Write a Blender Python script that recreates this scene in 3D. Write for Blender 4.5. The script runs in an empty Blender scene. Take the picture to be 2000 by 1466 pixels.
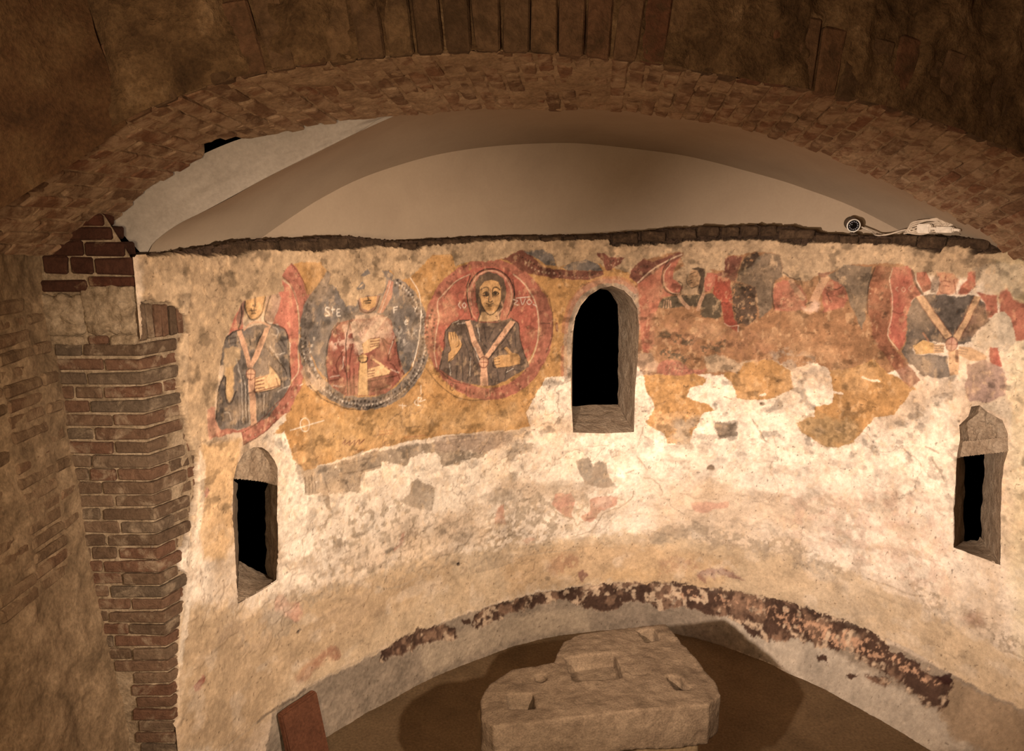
import bpy, bmesh, math, random
import numpy as np
from mathutils import Vector, Matrix

# ------------------------------------------------------------------ camera, world, light
random.seed(7); rng = np.random.default_rng(7)
scene = bpy.context.scene
COL = scene.collection
H = 3.2                                   # eye height above the crypt floor

cam_d = bpy.data.cameras.new('camera'); cam = bpy.data.objects.new('camera', cam_d); COL.objects.link(cam)
cam.location = (0, 0, H); cam.rotation_euler = (math.radians(90 - 11.0609), 0, 0)
cam_d.sensor_width = 36; cam_d.lens = 36 * 1550 / 2000; cam_d.clip_start = .05
scene.camera = cam

world = bpy.data.worlds.new('world'); scene.world = world; world.use_nodes = True
world.node_tree.nodes['Background'].inputs[0].default_value = (0, 0, 0, 1)
world.node_tree.nodes['Background'].inputs[1].default_value = 0

def spot(name, loc, aim, watts, colr, size, blend, soft):
    d = bpy.data.lights.new(name, 'SPOT'); o = bpy.data.objects.new(name, d); COL.objects.link(o)
    d.energy = watts; d.color = colr; d.spot_size = math.radians(size); d.spot_blend = blend; d.shadow_soft_size = soft
    o.location = loc; o.rotation_euler = (Vector(aim) - Vector(loc)).to_track_quat('-Z', 'Y').to_euler()
    return o
WARM = (1.0, .805, .66); WARM_B = (1.0, .795, .62)
spot('spotlight_a', (-0.80, 0.60, 2.80), (2.15, 5.35, 1.58), 1780, WARM, 50, 1.0, .03)
spot('spotlight_b', (1.00, 0.60, 3.05), (-.85, 5.0, 1.52), 1230, WARM_B, 64, 1.0, .03)
fill_d = bpy.data.lights.new('fill_light', 'POINT'); lo = bpy.data.objects.new('fill_light', fill_d); COL.objects.link(lo)  # added fill light, unseen, to brighten the arch, pier and window reveals
fill_d.energy = 270; fill_d.color = (1, .74, .48); fill_d.shadow_soft_size = .25; lo.location = (-.6, .1, 3.0)

vs = scene.view_settings
vs.view_transform = 'Standard'; vs.look = 'None'; vs.gamma = 1; vs.use_curve_mapping = False; vs.exposure = 0.0

# ------------------------------------------------------------------ helpers
def tag(o, label=None, cat=None, group=None, kind=None):
    if label: o['label'] = label
    if cat: o['category'] = cat
    if group: o['group'] = group
    if kind: o['kind'] = kind
    return o
def link(name, me, mat=None, parent=None):
    o = bpy.data.objects.new(name, me); COL.objects.link(o)
    if mat: me.materials.append(mat)
    if parent: o.parent = parent
    return o
def empty(name, loc=(0, 0, 0)):
    o = bpy.data.objects.new(name, None); COL.objects.link(o); o.location = loc; o.empty_display_size = .1
    return o
def lin(c):
    c = np.asarray(c, float) / 255.
    return np.where(c <= .04045, c / 12.92, ((c + .055) / 1.055) ** 2.4)
def L4(c): return tuple(lin(c)) + (1,)

def _h(ix, iy, s):
    n = (ix.astype(np.int64) * 374761393 + iy.astype(np.int64) * 668265263 + s * 1442695041) & 0xffffffff
    n = ((n ^ (n >> 13)) * 1274126177) & 0xffffffff
    return ((n ^ (n >> 16)) & 0xffff) / 65535.0
def vnoise(x, y, s=0):
    ix = np.floor(x); iy = np.floor(y); fx = x - ix; fy = y - iy
    fx = fx * fx * (3 - 2 * fx); fy = fy * fy * (3 - 2 * fy)
    a = _h(ix, iy, s); b = _h(ix + 1, iy, s); c = _h(ix, iy + 1, s); d = _h(ix + 1, iy + 1, s)
    return (a * (1 - fx) + b * fx) * (1 - fy) + (c * (1 - fx) + d * fx) * fy
def fbm(x, y, o=4, s=0):
    t = np.zeros(np.broadcast(x, y).shape); a = .5; tot = 0
    for i in range(o):
        t += a * vnoise(x * 2 ** i + 17.3 * i, y * 2 ** i + 9.1 * i, s + i); tot += a; a *= .5
    return t / tot
def sstep(a, b, x):
    t = np.clip((x - a) / (b - a), 0, 1); return t * t * (3 - 2 * t)
def cr(P, n=8):
    P = np.array(P, float); Q = [2 * P[0] - P[1]] + list(P) + [2 * P[-1] - P[-2]]; out = []
    for i in range(1, len(Q) - 2):
        p0, p1, p2, p3 = Q[i - 1], Q[i], Q[i + 1], Q[i + 2]
        for t in np.linspace(0, 1, n, endpoint=False):
            out.append(.5 * (2 * p1 + (p2 - p0) * t + (2 * p0 - 5 * p1 + 4 * p2 - p3) * t * t + (3 * p1 - p0 - 3 * p2 + p3) * t ** 3))
    out.append(Q[-2]); return np.array(out)
def resample(P, n):
    P = np.asarray(P, float); d = np.r_[0, np.cumsum(np.linalg.norm(np.diff(P, axis=0), axis=1))]
    t = np.linspace(0, d[-1], n)
    return np.stack([np.interp(t, d, P[:, k]) for k in range(P.shape[1])], 1)

def grid_mesh(name, P, keep=None, flip=False, colors=None, smooth=True):
    """P: (rows, cols, 3) positions; keep: bool per cell."""
    R, Cn = P.shape[:2]
    idx = np.arange(R * Cn).reshape(R, Cn)
    q = np.stack([idx[:-1, :-1], idx[:-1, 1:], idx[1:, 1:], idx[1:, :-1]], -1)
    if flip: q = q[..., ::-1]
    q = q.reshape(-1, 4) if keep is None else q[keep]
    V = P.reshape(-1, 3).astype(np.float32)
    used = np.zeros(len(V), bool); used[q.ravel()] = True
    remap = np.cumsum(used) - 1; q = remap[q]; V = V[used]
    me = bpy.data.meshes.new(name)
    me.vertices.add(len(V)); me.vertices.foreach_set('co', V.ravel())
    me.loops.add(q.size); me.loops.foreach_set('vertex_index', q.ravel().astype(np.int32))
    me.polygons.add(len(q)); me.polygons.foreach_set('loop_start', (np.arange(len(q)) * 4).astype(np.int32))
    if smooth: me.polygons.foreach_set('use_smooth', np.ones(len(q), bool))
    me.update(calc_edges=True)
    if colors is not None:
        a = me.color_attributes.new('paint', 'FLOAT_COLOR', 'POINT')
        c = np.ones((len(V), 4), np.float32); c[:, :3] = colors.reshape(-1, 3)[used]
        a.data.foreach_set('color', c.ravel())
    return me

def chunk(name, c8, mat, parent, bev=.006, jit=.004):
    """a worn block from eight corners (four of one side, then the four opposite)"""
    c = np.array(c8, float) + rng.uniform(-jit, jit, (8, 3)); m = c.mean(0)
    bm = bmesh.new(); vs_ = [bm.verts.new(p - m) for p in c]
    for f in ((0, 1, 2, 3), (7, 6, 5, 4), (0, 4, 5, 1), (1, 5, 6, 2), (2, 6, 7, 3), (3, 7, 4, 0)): bm.faces.new([vs_[i] for i in f])
    bmesh.ops.recalc_face_normals(bm, faces=bm.faces)
    bmesh.ops.bevel(bm, geom=list(bm.edges), offset=bev, segments=1, affect='EDGES', clamp_overlap=True)
    me = bpy.data.meshes.new(name); bm.to_mesh(me); bm.free()
    o = link(name, me, mat, parent); o.location = m
    return o
def from_bm(name, bm, mat, parent=None, smooth=False):
    bmesh.ops.recalc_face_normals(bm, faces=bm.faces)
    me = bpy.data.meshes.new(name); bm.to_mesh(me); bm.free()
    if smooth:
        for p in me.polygons: p.use_smooth = True
    return link(name, me, mat, parent)
def tube(bm, pts, r, seg=6):
    pts = [Vector(p) for p in pts]; rings = []
    for i, p in enumerate(pts):
        t = (pts[min(i + 1, len(pts) - 1)] - pts[max(i - 1, 0)]).normalized()
        a = t.cross(Vector((.3, .2, 1))).normalized(); b = t.cross(a)
        rings.append([bm.verts.new(p + (a * math.cos(k * 2 * math.pi / seg) + b * math.sin(k * 2 * math.pi / seg)) * r) for k in range(seg)])
    for A, B in zip(rings, rings[1:]):
        for k in range(seg): bm.faces.new((A[k], A[(k + 1) % seg], B[(k + 1) % seg], B[k]))
    bm.faces.new(rings[0]); bm.faces.new(rings[-1][::-1])
def revolve(bm, prof, M, seg=24):
    rings = [[bm.verts.new(M @ Vector((r * math.cos(k * 2 * math.pi / seg), r * math.sin(k * 2 * math.pi / seg), z))) for k in range(seg)] for r, z in prof]
    for A, B in zip(rings, rings[1:]):
        for k in range(seg): bm.faces.new((A[k], A[(k + 1) % seg], B[(k + 1) % seg], B[k]))
    bm.faces.new(rings[0][::-1]); bm.faces.new(rings[-1])

def prism_mesh(name, poly, z0, z1):
    bm = bmesh.new(); a = [bm.verts.new((x, y, z0)) for x, y in poly]; b = [bm.verts.new((x, y, z1)) for x, y in poly]
    bm.faces.new(a[::-1]); bm.faces.new(b)
    for i in range(len(poly)):
        j = (i + 1) % len(poly); bm.faces.new((a[i], a[j], b[j], b[i]))
    bmesh.ops.recalc_face_normals(bm, faces=bm.faces); me = bpy.data.meshes.new(name); bm.to_mesh(me); bm.free(); return me
# ------------------------------------------------------------------ materials
def nt(name):
    m = bpy.data.materials.new(name); m.use_nodes = True
    n = m.node_tree; b = n.nodes['Principled BSDF']
    b.inputs['Specular IOR Level'].default_value = .15
    return m, n, b
def noise_node(n, scale, detail=6, rough=.6, dist=0):
    g = n.nodes.get('geo') or n.nodes.new('ShaderNodeNewGeometry'); g.name = 'geo'
    t = n.nodes.new('ShaderNodeTexNoise'); t.inputs['Scale'].default_value = scale; t.inputs['Detail'].default_value = detail
    t.inputs['Roughness'].default_value = rough; t.inputs['Distortion'].default_value = dist
    n.links.new(g.outputs['Position'], t.inputs['Vector']); return t
def ramp(n, src, stops):
    r = n.nodes.new('ShaderNodeValToRGB'); e = r.color_ramp.elements
    e[0].position, e[0].color = stops[0][0], L4(stops[0][1]); e[1].position, e[1].color = stops[-1][0], L4(stops[-1][1])
    for p, c in stops[1:-1]:
        x = e.new(p); x.color = L4(c)
    n.links.new(src, r.inputs[0]); return r
def mixc(n, a, b, fac, mode='MIX'):
    m = n.nodes.new('ShaderNodeMix'); m.data_type = 'RGBA'; m.blend_type = mode
    n.links.new(a, m.inputs[6])
    if isinstance(b, tuple): m.inputs[7].default_value = b
    else: n.links.new(b, m.inputs[7])
    if isinstance(fac, float): m.inputs[0].default_value = fac
    else: n.links.new(fac, m.inputs[0])
    return m.outputs[2]
def bump(n, b, srcs):
    prev = None
    for s, st, d in srcs:
        k = n.nodes.new('ShaderNodeBump'); k.inputs['Strength'].default_value = st; k.inputs['Distance'].default_value = d
        n.links.new(s, k.inputs['Height'])
        if prev: n.links.new(prev, k.inputs['Normal'])
        prev = k.outputs[0]
    n.links.new(prev, b.inputs['Normal'])
def maprange(n, src, a, b, c, d):
    m = n.nodes.new('ShaderNodeMapRange'); n.links.new(src, m.inputs[0])
    for i, v in enumerate((a, b, c, d)): m.inputs[i + 1].default_value = v
    return m.outputs[0]

def mat_painted(name, grain=.22):
    m, n, b = nt(name)
    a = n.nodes.new('ShaderNodeAttribute'); a.attribute_name = 'paint'
    t1 = noise_node(n, 34, 7, .7); t2 = noise_node(n, 160, 4, .6); t0 = noise_node(n, 9, 8, .65, .4)
    g = n.nodes.new('ShaderNodeMath'); g.operation = 'MULTIPLY'
    n.links.new(maprange(n, t1.outputs[0], .25, .75, 1 - grain, 1 + grain), g.inputs[0]); n.links.new(maprange(n, t2.outputs[0], .25, .75, .90, 1.10), g.inputs[1])
    c = n.nodes.new('ShaderNodeVectorMath'); c.operation = 'SCALE'; n.links.new(a.outputs['Color'], c.inputs[0]); n.links.new(g.outputs[0], c.inputs[3])
    n.links.new(c.outputs[0], b.inputs['Base Color']); b.inputs['Roughness'].default_value = .9
    bump(n, b, [(t0.outputs[0], .38, .016), (t1.outputs[0], .5, .009), (t2.outputs[0], .4, .0035)]); return m
def mat_noise(name, stops, scale=6, bmp=.4, dist=.01, fine=60, rough=.92, det=8, gr=.8):
    m, n, b = nt(name)
    t1 = noise_node(n, scale, det, .65, .3); t2 = noise_node(n, fine, 6, .65)
    r = ramp(n, t1.outputs[0], stops)
    r2 = ramp(n, t2.outputs[0], [(.25, (150, 150, 150)), (.75, (255, 255, 255))])
    n.links.new(mixc(n, r.outputs[0], r2.outputs[0], gr, 'MULTIPLY'), b.inputs['Base Color'])
    b.inputs['Roughness'].default_value = rough
    bump(n, b, [(t1.outputs[0], bmp, dist), (t2.outputs[0], bmp * .7, dist * .3)]); return m
def mat_brick(name, stops, mortar, cover=(.52, .66)):
    m, n, b = nt(name)
    oi = n.nodes.new('ShaderNodeObjectInfo'); r = ramp(n, oi.outputs['Random'], stops)
    t1 = noise_node(n, 26, 7, .7, .4); t2 = noise_node(n, 90, 5, .65); t3 = noise_node(n, 9, 6, .65, .5)
    r2 = ramp(n, t1.outputs[0], [(.25, (120, 115, 112)), (.75, (255, 255, 255))])
    c1 = mixc(n, r.outputs[0], r2.outputs[0], .75, 'MULTIPLY')
    k = maprange(n, t3.outputs[0], cover[0], cover[1], 0, .85)
    n.links.new(mixc(n, c1, L4(mortar), k), b.inputs['Base Color']); b.inputs['Roughness'].default_value = .93
    bump(n, b, [(t1.outputs[0], .8, .016), (t2.outputs[0], .7, .006)]); return m
def mat_plain(name, c, rough=.5, metal=0.):
    m, n, b = nt(name); t = noise_node(n, 40, 4, .5)
    lo_ = tuple(int(x * .85) for x in c); r = ramp(n, t.outputs[0], [(.3, lo_), (.7, c)])
    n.links.new(r.outputs[0], b.inputs['Base Color']); b.inputs['Roughness'].default_value = rough; b.inputs['Metallic'].default_value = metal
    return m

M_WALL = mat_painted('fresco_plaster')
M_MORTAR = mat_noise('lime_mortar', [(.3, (112, 94, 74)), (.5, (158, 138, 113)), (.72, (188, 168, 142))], 11, 1.0, .02)
M_LEFT = mat_noise('smeared_wall_plaster', [(.25, (104, 86, 66)), (.5, (152, 128, 100)), (.75, (188, 162, 130))], 6, .8, .014)
M_BRICK = mat_brick('pier_brick', [(0, (98, 80, 64)), (.3, (116, 94, 75)), (.55, (116, 84, 66)), (.8, (126, 104, 84)), (1, (104, 90, 75))], (150, 132, 110), (.52, .68))
M_REDBRICK = mat_brick('red_brick', [(0, (66, 38, 28)), (.5, (80, 52, 40)), (1, (98, 56, 40))], (150, 128, 100), (.62, .8))
M_LEFTBRICK = mat_brick('smeared_brick', [(0, (118, 96, 74)), (.5, (138, 112, 87)), (1, (130, 100, 77))], (142, 119, 93), (.44, .60))
M_ARCHBRICK = mat_brick('arch_brick', [(0, (118, 90, 68)), (.5, (142, 108, 82)), (1, (132, 92, 68))], (160, 134, 107), (.44, .60))
M_ARCHMORTAR = mat_noise('arch_mortar', [(.28, (126, 100, 76)), (.5, (156, 128, 100)), (.75, (174, 146, 116))], 8, .8, .014)
M_VOUSSOIR = mat_brick('voussoir_stone', [(0, (100, 78, 58)), (.4, (122, 96, 72)), (.7, (118, 80, 60)), (1, (132, 106, 78))], (70, 54, 38), (.48, .66))
M_FACE = mat_noise('dark_rough_plaster', [(.26, (60, 45, 32)), (.42, (94, 72, 50)), (.58, (124, 98, 70)), (.74, (164, 136, 104))], 6, 1.0, .04)
M_WEB = mat_noise('brown_smooth_plaster', [(.28, (70, 50, 35)), (.45, (96, 69, 47)), (.62, (110, 84, 58)), (.76, (130, 106, 78))], 5, .8, .03)
M_WHITE = mat_noise('new_white_plaster', [(.3, (156, 138, 118)), (.6, (164, 146, 125)), (.8, (160, 142, 121))], 2.5, .06, .004, gr=.12)
M_WHITER = mat_noise('patchy_white_plaster', [(.25, (140, 130, 118)), (.6, (160, 150, 138)), (.8, (154, 144, 130))], 5, .5, .012, gr=.35)
M_RUBBLE = mat_noise('dark_rubble', [(.3, (50, 38, 28)), (.55, (84, 66, 50)), (.75, (120, 98, 76))], 14, 1.0, .02)
M_STONE = mat_noise('altar_sandstone', [(.28, (92, 75, 58)), (.5, (116, 97, 77)), (.75, (132, 112, 90))], 10, .9, .016, 110)
M_SUPPORT = mat_noise('support_stone', [(.3, (120, 98, 70)), (.7, (138, 116, 86))], 9, .4, .008)
M_WSTONE = mat_noise('window_stone', [(.28, (140, 118, 96)), (.5, (174, 152, 128)), (.75, (198, 178, 154))], 12, 1.0, .03, 70)
M_FLOOR = mat_noise('earth_floor', [(.28, (98, 80, 58)), (.5, (112, 92, 68)), (.75, (124, 103, 77))], 3, .25, .006, 60)
M_TERRA = mat_noise('terracotta', [(.3, (92, 58, 42)), (.7, (112, 72, 52))], 7, .4, .008)
M_ROOM = mat_noise('crypt_plaster', [(.3, (110, 84, 60)), (.7, (140, 110, 80))], 3, .4, .01)
M_CAMGREY = mat_plain('camera_grey_metal', (96, 82, 70), .45, .3)
M_CAMRING = mat_plain('camera_white_ring', (226, 220, 210), .4)
M_CAMBLACK = mat_plain('camera_black_face', (16, 14, 14), .15)
M_LED = mat_plain('led_glass', (150, 150, 160), .1)
M_CABLE = mat_plain('white_cable_rubber', (206, 190, 170), .5)
M_CABLEB = mat_plain('black_cable_rubber', (40, 34, 30), .5)
M_PLUG = mat_plain('white_plug_plastic', (232, 220, 204), .4)

# ------------------------------------------------------------------ measured curves, metres (x, y, height)
D = {}
D['plan'] = [(-1.69, 3.55), (-1.6, 3.77), (-1.5, 4.0), (-1.4, 4.18), (-1.24, 4.43), (-0.9, 4.83), (-0.55, 5.18), (0.0, 5.57), (0.48, 5.77), (1.01, 5.83), (1.58, 5.72), (1.94, 5.56), (2.24, 5.33), (2.48, 5.05), (2.77, 4.6), (3.0, 4.19), (3.12, 3.85), (3.2, 3.5)]
D['plast_uv'] = [(0.086, -0.159), (0.253, -0.159), (0.579, -0.171), (0.676, -0.191), (0.746, -0.159), (0.886, -0.149), (1.125, -0.17), (1.413, -0.17), (1.642, -0.154), (1.959, -0.184), (2.019, -0.156), (2.278, -0.15), (2.687, -0.132), (3.089, -0.143), (3.436, -0.131), (3.448, -0.175), (3.663, -0.175), (3.919, -0.167), (3.991, -0.145), (4.554, -0.13), (4.797, -0.173), (4.829, -0.148), (5.166, -0.145), (5.466, -0.152), (5.535, -0.188), (5.663, -0.19), (5.691, -0.152), (5.844, -0.154), (5.879, -0.198), (6.05, -0.171), (6.18, -0.229)]
D['ledge_uv'] = [(0.087, -0.152), (0.254, -0.145), (0.583, -0.123), (0.785, -0.101), (0.992, -0.105), (1.454, -0.095), (1.723, -0.124), (2.0, -0.129), (2.359, -0.118), (2.687, -0.111), (3.283, -0.108), (3.66, -0.08), (3.915, -0.058), (4.48, -0.035), (4.686, -0.045), (4.893, -0.095), (5.163, -0.106), (5.428, -0.095), (5.716, -0.097), (5.869, -0.106), (6.048, -0.157), (6.178, -0.209)]
D['rubble_uv'] = [(0.086, -0.159), (0.253, -0.159), (0.579, -0.171), (0.676, -0.191), (0.746, -0.159), (0.886, -0.149), (1.125, -0.17), (1.413, -0.17), (1.642, -0.154), (1.959, -0.184), (2.019, -0.156), (2.278, -0.15), (2.687, -0.132), (3.089, -0.143), (3.436, -0.131), (3.448, -0.175), (3.663, -0.175), (3.919, -0.167), (3.991, -0.145), (4.554, -0.13), (4.797, -0.173), (4.829, -0.148), (5.166, -0.145), (5.466, -0.152), (5.535, -0.188), (5.663, -0.19), (5.691, -0.152), (5.844, -0.154), (5.879, -0.198), (6.05, -0.171), (6.18, -0.229), (6.178, -0.149), (6.048, -0.097), (5.869, -0.046), (5.716, -0.037), (5.428, -0.035), (5.163, -0.046), (4.893, -0.035), (4.686, 0.015), (4.48, 0.025), (3.915, 0.002), (3.66, -0.02), (3.283, -0.048), (2.687, -0.051), (2.359, -0.058), (2.0, -0.069), (1.723, -0.064), (1.454, -0.035), (0.992, -0.045), (0.785, -0.041), (0.583, -0.063), (0.254, -0.085), (0.087, -0.092)]
D['brick_uv'] = [(0.022, -0.478), (0.026, -0.367), (0.108, -0.365), (0.198, -0.383), (0.262, -0.434), (0.309, -0.476), (0.298, -0.525), (0.241, -0.575), (0.217, -0.651), (0.201, -0.798), (0.209, -0.876), (0.237, -0.985), (0.248, -1.066), (0.284, -1.181), (0.278, -1.34), (0.238, -1.394), (0.219, -1.482), (0.189, -1.539), (0.138, -1.613), (0.129, -1.69), (0.156, -1.757), (0.141, -1.832), (0.107, -1.899), (0.093, -1.974), (0.072, -2.074), (0.057, -2.15), (0.036, -2.25), (0.026, -2.442), (-0.2, -2.619), (-0.2, -2.624), (-0.2, -1.19)]
D['w1_front'] = [(0.489, -2.044), (0.493, -1.881), (0.495, -1.773), (0.5, -1.596), (0.505, -1.492), (0.519, -1.356), (0.548, -1.28), (0.604, -1.226), (0.674, -1.21), (0.735, -1.227), (0.778, -1.263), (0.819, -1.325), (0.838, -1.374), (0.832, -1.458), (0.812, -1.666), (0.8, -1.891), (0.791, -2.034), (0.736, -2.041), (0.607, -2.049)]
D['w2_front'] = [(3.185, -1.561), (3.174, -1.348), (3.169, -0.999), (3.174, -0.809), (3.188, -0.697), (3.226, -0.612), (3.291, -0.538), (3.375, -0.488), (3.463, -0.47), (3.552, -0.504), (3.614, -0.561), (3.654, -0.637), (3.674, -0.781), (3.67, -1.012), (3.657, -1.246), (3.659, -1.576), (3.431, -1.583)]
D['w3_front'] = [(5.96, -1.995), (5.932, -1.752), (5.928, -1.581), (5.92, -1.43), (5.927, -1.311), (5.913, -1.222), (5.962, -1.154), (5.971, -1.094), (6.017, -1.077), (6.075, -1.114), (6.153, -1.137), (6.191, -1.208), (6.206, -1.307), (6.194, -1.391), (6.195, -1.504), (6.215, -1.743), (6.24, -2.001), (6.112, -1.998)]
D['w2_sill_f'] = [(3.185, -1.561), (3.431, -1.583), (3.659, -1.576)]
D['w2_sill_b'] = [(3.12, -1.458, 0.42), (3.608, -1.458, 0.42)]
D['w2_rev_f'] = [(3.659, -1.576), (3.657, -1.246), (3.67, -1.012), (3.674, -0.781), (3.654, -0.637), (3.614, -0.561), (3.552, -0.504), (3.463, -0.47), (3.375, -0.488), (3.291, -0.538), (3.226, -0.612), (3.188, -0.697), (3.174, -0.809), (3.169, -0.999), (3.174, -1.348), (3.185, -1.561)]
D['w2_rev_b'] = [(3.608, -1.458, 0.42), (3.6, -1.084, 0.42), (3.602, -0.837, 0.42), (3.588, -0.654, 0.42), (3.55, -0.569, 0.42), (3.507, -0.524, 0.42), (3.407, -0.529, 0.42), (3.18, -0.604, 0.42), (3.12, -0.837, 0.42), (3.12, -1.488, 0.42)]
D['w1_sill_f'] = [(0.489, -2.044), (0.607, -2.049), (0.736, -2.041), (0.791, -2.034)]
D['w1_sill_b'] = [(0.778, -1.981, 0.3), (0.862, -2.065, 0.3), (0.953, -2.158, 0.3), (0.964, -2.178, 0.3)]
D['w1_jl_f'] = [(0.489, -2.044), (0.493, -1.881), (0.495, -1.773), (0.5, -1.596), (0.505, -1.492), (0.52, -1.345)]
D['w1_jl_b'] = [(0.778, -1.981, 0.3), (0.783, -1.872, 0.3), (0.788, -1.717, 0.3), (0.792, -1.64, 0.3), (0.798, -1.565, 0.3), (0.804, -1.509, 0.3)]
D['w1_jr_f'] = [(0.791, -2.034), (0.8, -1.891), (0.812, -1.666), (0.833, -1.451)]
D['w1_jr_b'] = [(0.964, -2.178, 0.3), (0.941, -2.103, 0.3), (0.953, -1.862, 0.3), (0.96, -1.719, 0.3), (0.979, -1.549, 0.3)]
D['w1_tymp'] = [(0.522, -1.348), (0.519, -1.356), (0.548, -1.28), (0.604, -1.226), (0.674, -1.21), (0.735, -1.227), (0.778, -1.263), (0.819, -1.325), (0.84, -1.375), (0.834, -1.459), (0.755, -1.431), (0.643, -1.386)]
D['w3_sill_f'] = [(5.96, -1.995), (6.112, -1.998), (6.24, -2.001)]
D['w3_sill_b'] = [(5.842, -2.069, 0.34), (5.922, -2.04, 0.34), (5.945, -2.008, 0.34)]
D['w3_jl_f'] = [(5.96, -1.995), (5.932, -1.752), (5.928, -1.581), (5.918, -1.414)]
D['w3_jl_b'] = [(5.842, -2.069, 0.34), (5.814, -1.766, 0.34), (5.809, -1.604, 0.34), (5.783, -1.508, 0.34)]
D['w3_jr_f'] = [(6.24, -2.001), (6.215, -1.743), (6.195, -1.504), (6.194, -1.391), (6.205, -1.312)]
D['w3_jr_b'] = [(5.945, -2.008, 0.34), (5.927, -1.82, 0.34), (5.921, -1.573, 0.34), (5.91, -1.461, 0.34)]
D['w3_tymp'] = [(5.928, -1.332), (5.927, -1.311), (5.913, -1.222), (5.962, -1.154), (5.971, -1.094), (6.017, -1.077), (6.075, -1.114), (6.153, -1.137), (6.191, -1.208), (6.2, -1.239)]
D['w3_lint'] = [(5.921, -1.333), (6.199, -1.236), (6.208, -1.311), (5.958, -1.406), (5.919, -1.422)]
D['w1_head'] = [(0.515, -1.389), (0.519, -1.356), (0.548, -1.28), (0.604, -1.226), (0.674, -1.21), (0.735, -1.227), (0.778, -1.263), (0.819, -1.325), (0.838, -1.374), (0.831, -1.476)]
D['w3_head'] = [(5.92, -1.43), (5.927, -1.311), (5.913, -1.222), (5.962, -1.154), (5.971, -1.094), (6.017, -1.077), (6.075, -1.114), (6.153, -1.137), (6.191, -1.208), (6.206, -1.307), (6.2, -1.349)]
D['crease_uv'] = [(1.002, -0.121), (1.206, -0.0), (1.495, 0.155), (1.869, 0.31), (2.235, 0.425), (2.618, 0.502), (3.012, 0.548), (3.355, 0.554), (3.843, 0.494), (4.18, 0.415), (4.499, 0.31), (4.803, 0.185), (5.046, 0.069), (5.312, -0.087)]
D['cove_start'] = [(-1.707, 3.753, 3.031), (-1.675, 3.758, 3.094), (-1.569, 3.778, 3.176), (-1.441, 3.801, 3.242), (-1.314, 3.823, 3.309), (-1.166, 3.85, 3.392), (-0.934, 3.892, 3.51), (-0.731, 3.928, 3.611), (-0.538, 3.963, 3.704), (0.0, 4.06, 3.757), (0.512, 4.152, 3.763), (0.914, 4.224, 3.723), (1.333, 4.3, 3.655), (1.777, 4.38, 3.519), (2.248, 4.465, 3.335), (2.578, 4.524, 3.197), (2.789, 4.562, 3.063), (2.88, 4.578, 2.999)]
D['strip_top'] = [(-1.84, 3.699, 3.186), (-1.78, 3.71, 3.257), (-1.572, 3.747, 3.416), (-1.321, 3.792, 3.543), (-1.116, 3.829, 3.608), (-0.862, 3.875, 3.67), (-0.534, 3.934, 3.719)]
D['strip_bot'] = [(-1.72, 3.76, 3.028), (-1.679, 3.768, 3.094), (-1.572, 3.787, 3.176), (-1.444, 3.81, 3.243), (-1.169, 3.86, 3.392), (-0.936, 3.901, 3.51), (-0.733, 3.938, 3.612), (-0.54, 3.973, 3.701)]
D['arch_back'] = [(-2.02, 3.636, 3.04), (-1.906, 3.657, 3.132), (-1.803, 3.676, 3.211), (-1.562, 3.719, 3.394), (-1.313, 3.764, 3.517), (-1.109, 3.8, 3.582), (-0.857, 3.846, 3.644), (-0.483, 3.913, 3.693), (0.0, 4.0, 3.728), (0.505, 4.091, 3.733), (0.901, 4.162, 3.693), (1.315, 4.237, 3.626), (1.753, 4.315, 3.491), (2.218, 4.399, 3.309), (2.543, 4.458, 3.172), (2.751, 4.495, 3.045), (2.968, 4.534, 2.886)]
D['arch_front'] = [(-2.19, 2.956, 3.07), (-2.042, 2.982, 3.181), (-1.896, 3.009, 3.274), (-1.674, 3.049, 3.424), (-1.453, 3.089, 3.556), (-1.157, 3.142, 3.692), (-0.878, 3.192, 3.765), (-0.593, 3.243, 3.811), (-0.301, 3.296, 3.842), (0.0, 3.35, 3.86), (0.418, 3.425, 3.846), (0.746, 3.484, 3.811), (1.088, 3.546, 3.766), (1.444, 3.61, 3.723), (1.691, 3.654, 3.676), (2.028, 3.715, 3.585), (2.354, 3.774, 3.489), (2.701, 3.836, 3.342), (3.072, 3.903, 3.151)]
D['hole_a'] = 0.1601
D['vous_mid'] = 2.309
D['web'] = [(-1.438, 3.076, 3.55), (-1.897, 2.609, 3.102), (-1.756, 2.284, 3.969), (-1.56, 3.039, 4.174)]
D['altar_top'] = [(0.835, 3.976), (0.907, 3.674), (0.969, 3.424), (0.965, 3.316), (0.892, 3.237), (0.572, 3.191), (0.226, 3.147), (-0.078, 3.089), (-0.136, 3.147), (-0.145, 3.28), (-0.109, 3.403), (0.0, 3.534), (0.152, 3.58), (0.208, 3.593), (0.228, 3.674), (0.267, 3.789), (0.353, 3.872), (0.55, 3.926)]
D['altar_cuts'] = [([(0.264, 3.626), (0.519, 3.674), (0.535, 3.458), (0.292, 3.42)], 0.075), ([(0.666, 3.91), (0.759, 3.921), (0.777, 3.809), (0.698, 3.789)], 0.09), ([(0.74, 3.476), (0.807, 3.467), (0.835, 3.369), (0.764, 3.349)], 0.1), ([(-0.024, 3.324), (0.1, 3.336), (0.106, 3.225), (-0.014, 3.21)], 0.09), ([(0.17, 3.458), (0.165, 3.476), (0.154, 3.49), (0.138, 3.494), (0.122, 3.49), (0.11, 3.476), (0.106, 3.458), (0.11, 3.44), (0.122, 3.427), (0.138, 3.422), (0.154, 3.427), (0.165, 3.44)], 0.03)]
D['altar_legs'] = [[(0.572, 3.227), (0.869, 3.271), (0.769, 3.631), (0.472, 3.587)], [(-0.087, 3.163), (0.243, 3.191), (0.153, 3.515), (-0.177, 3.487)]]
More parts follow.
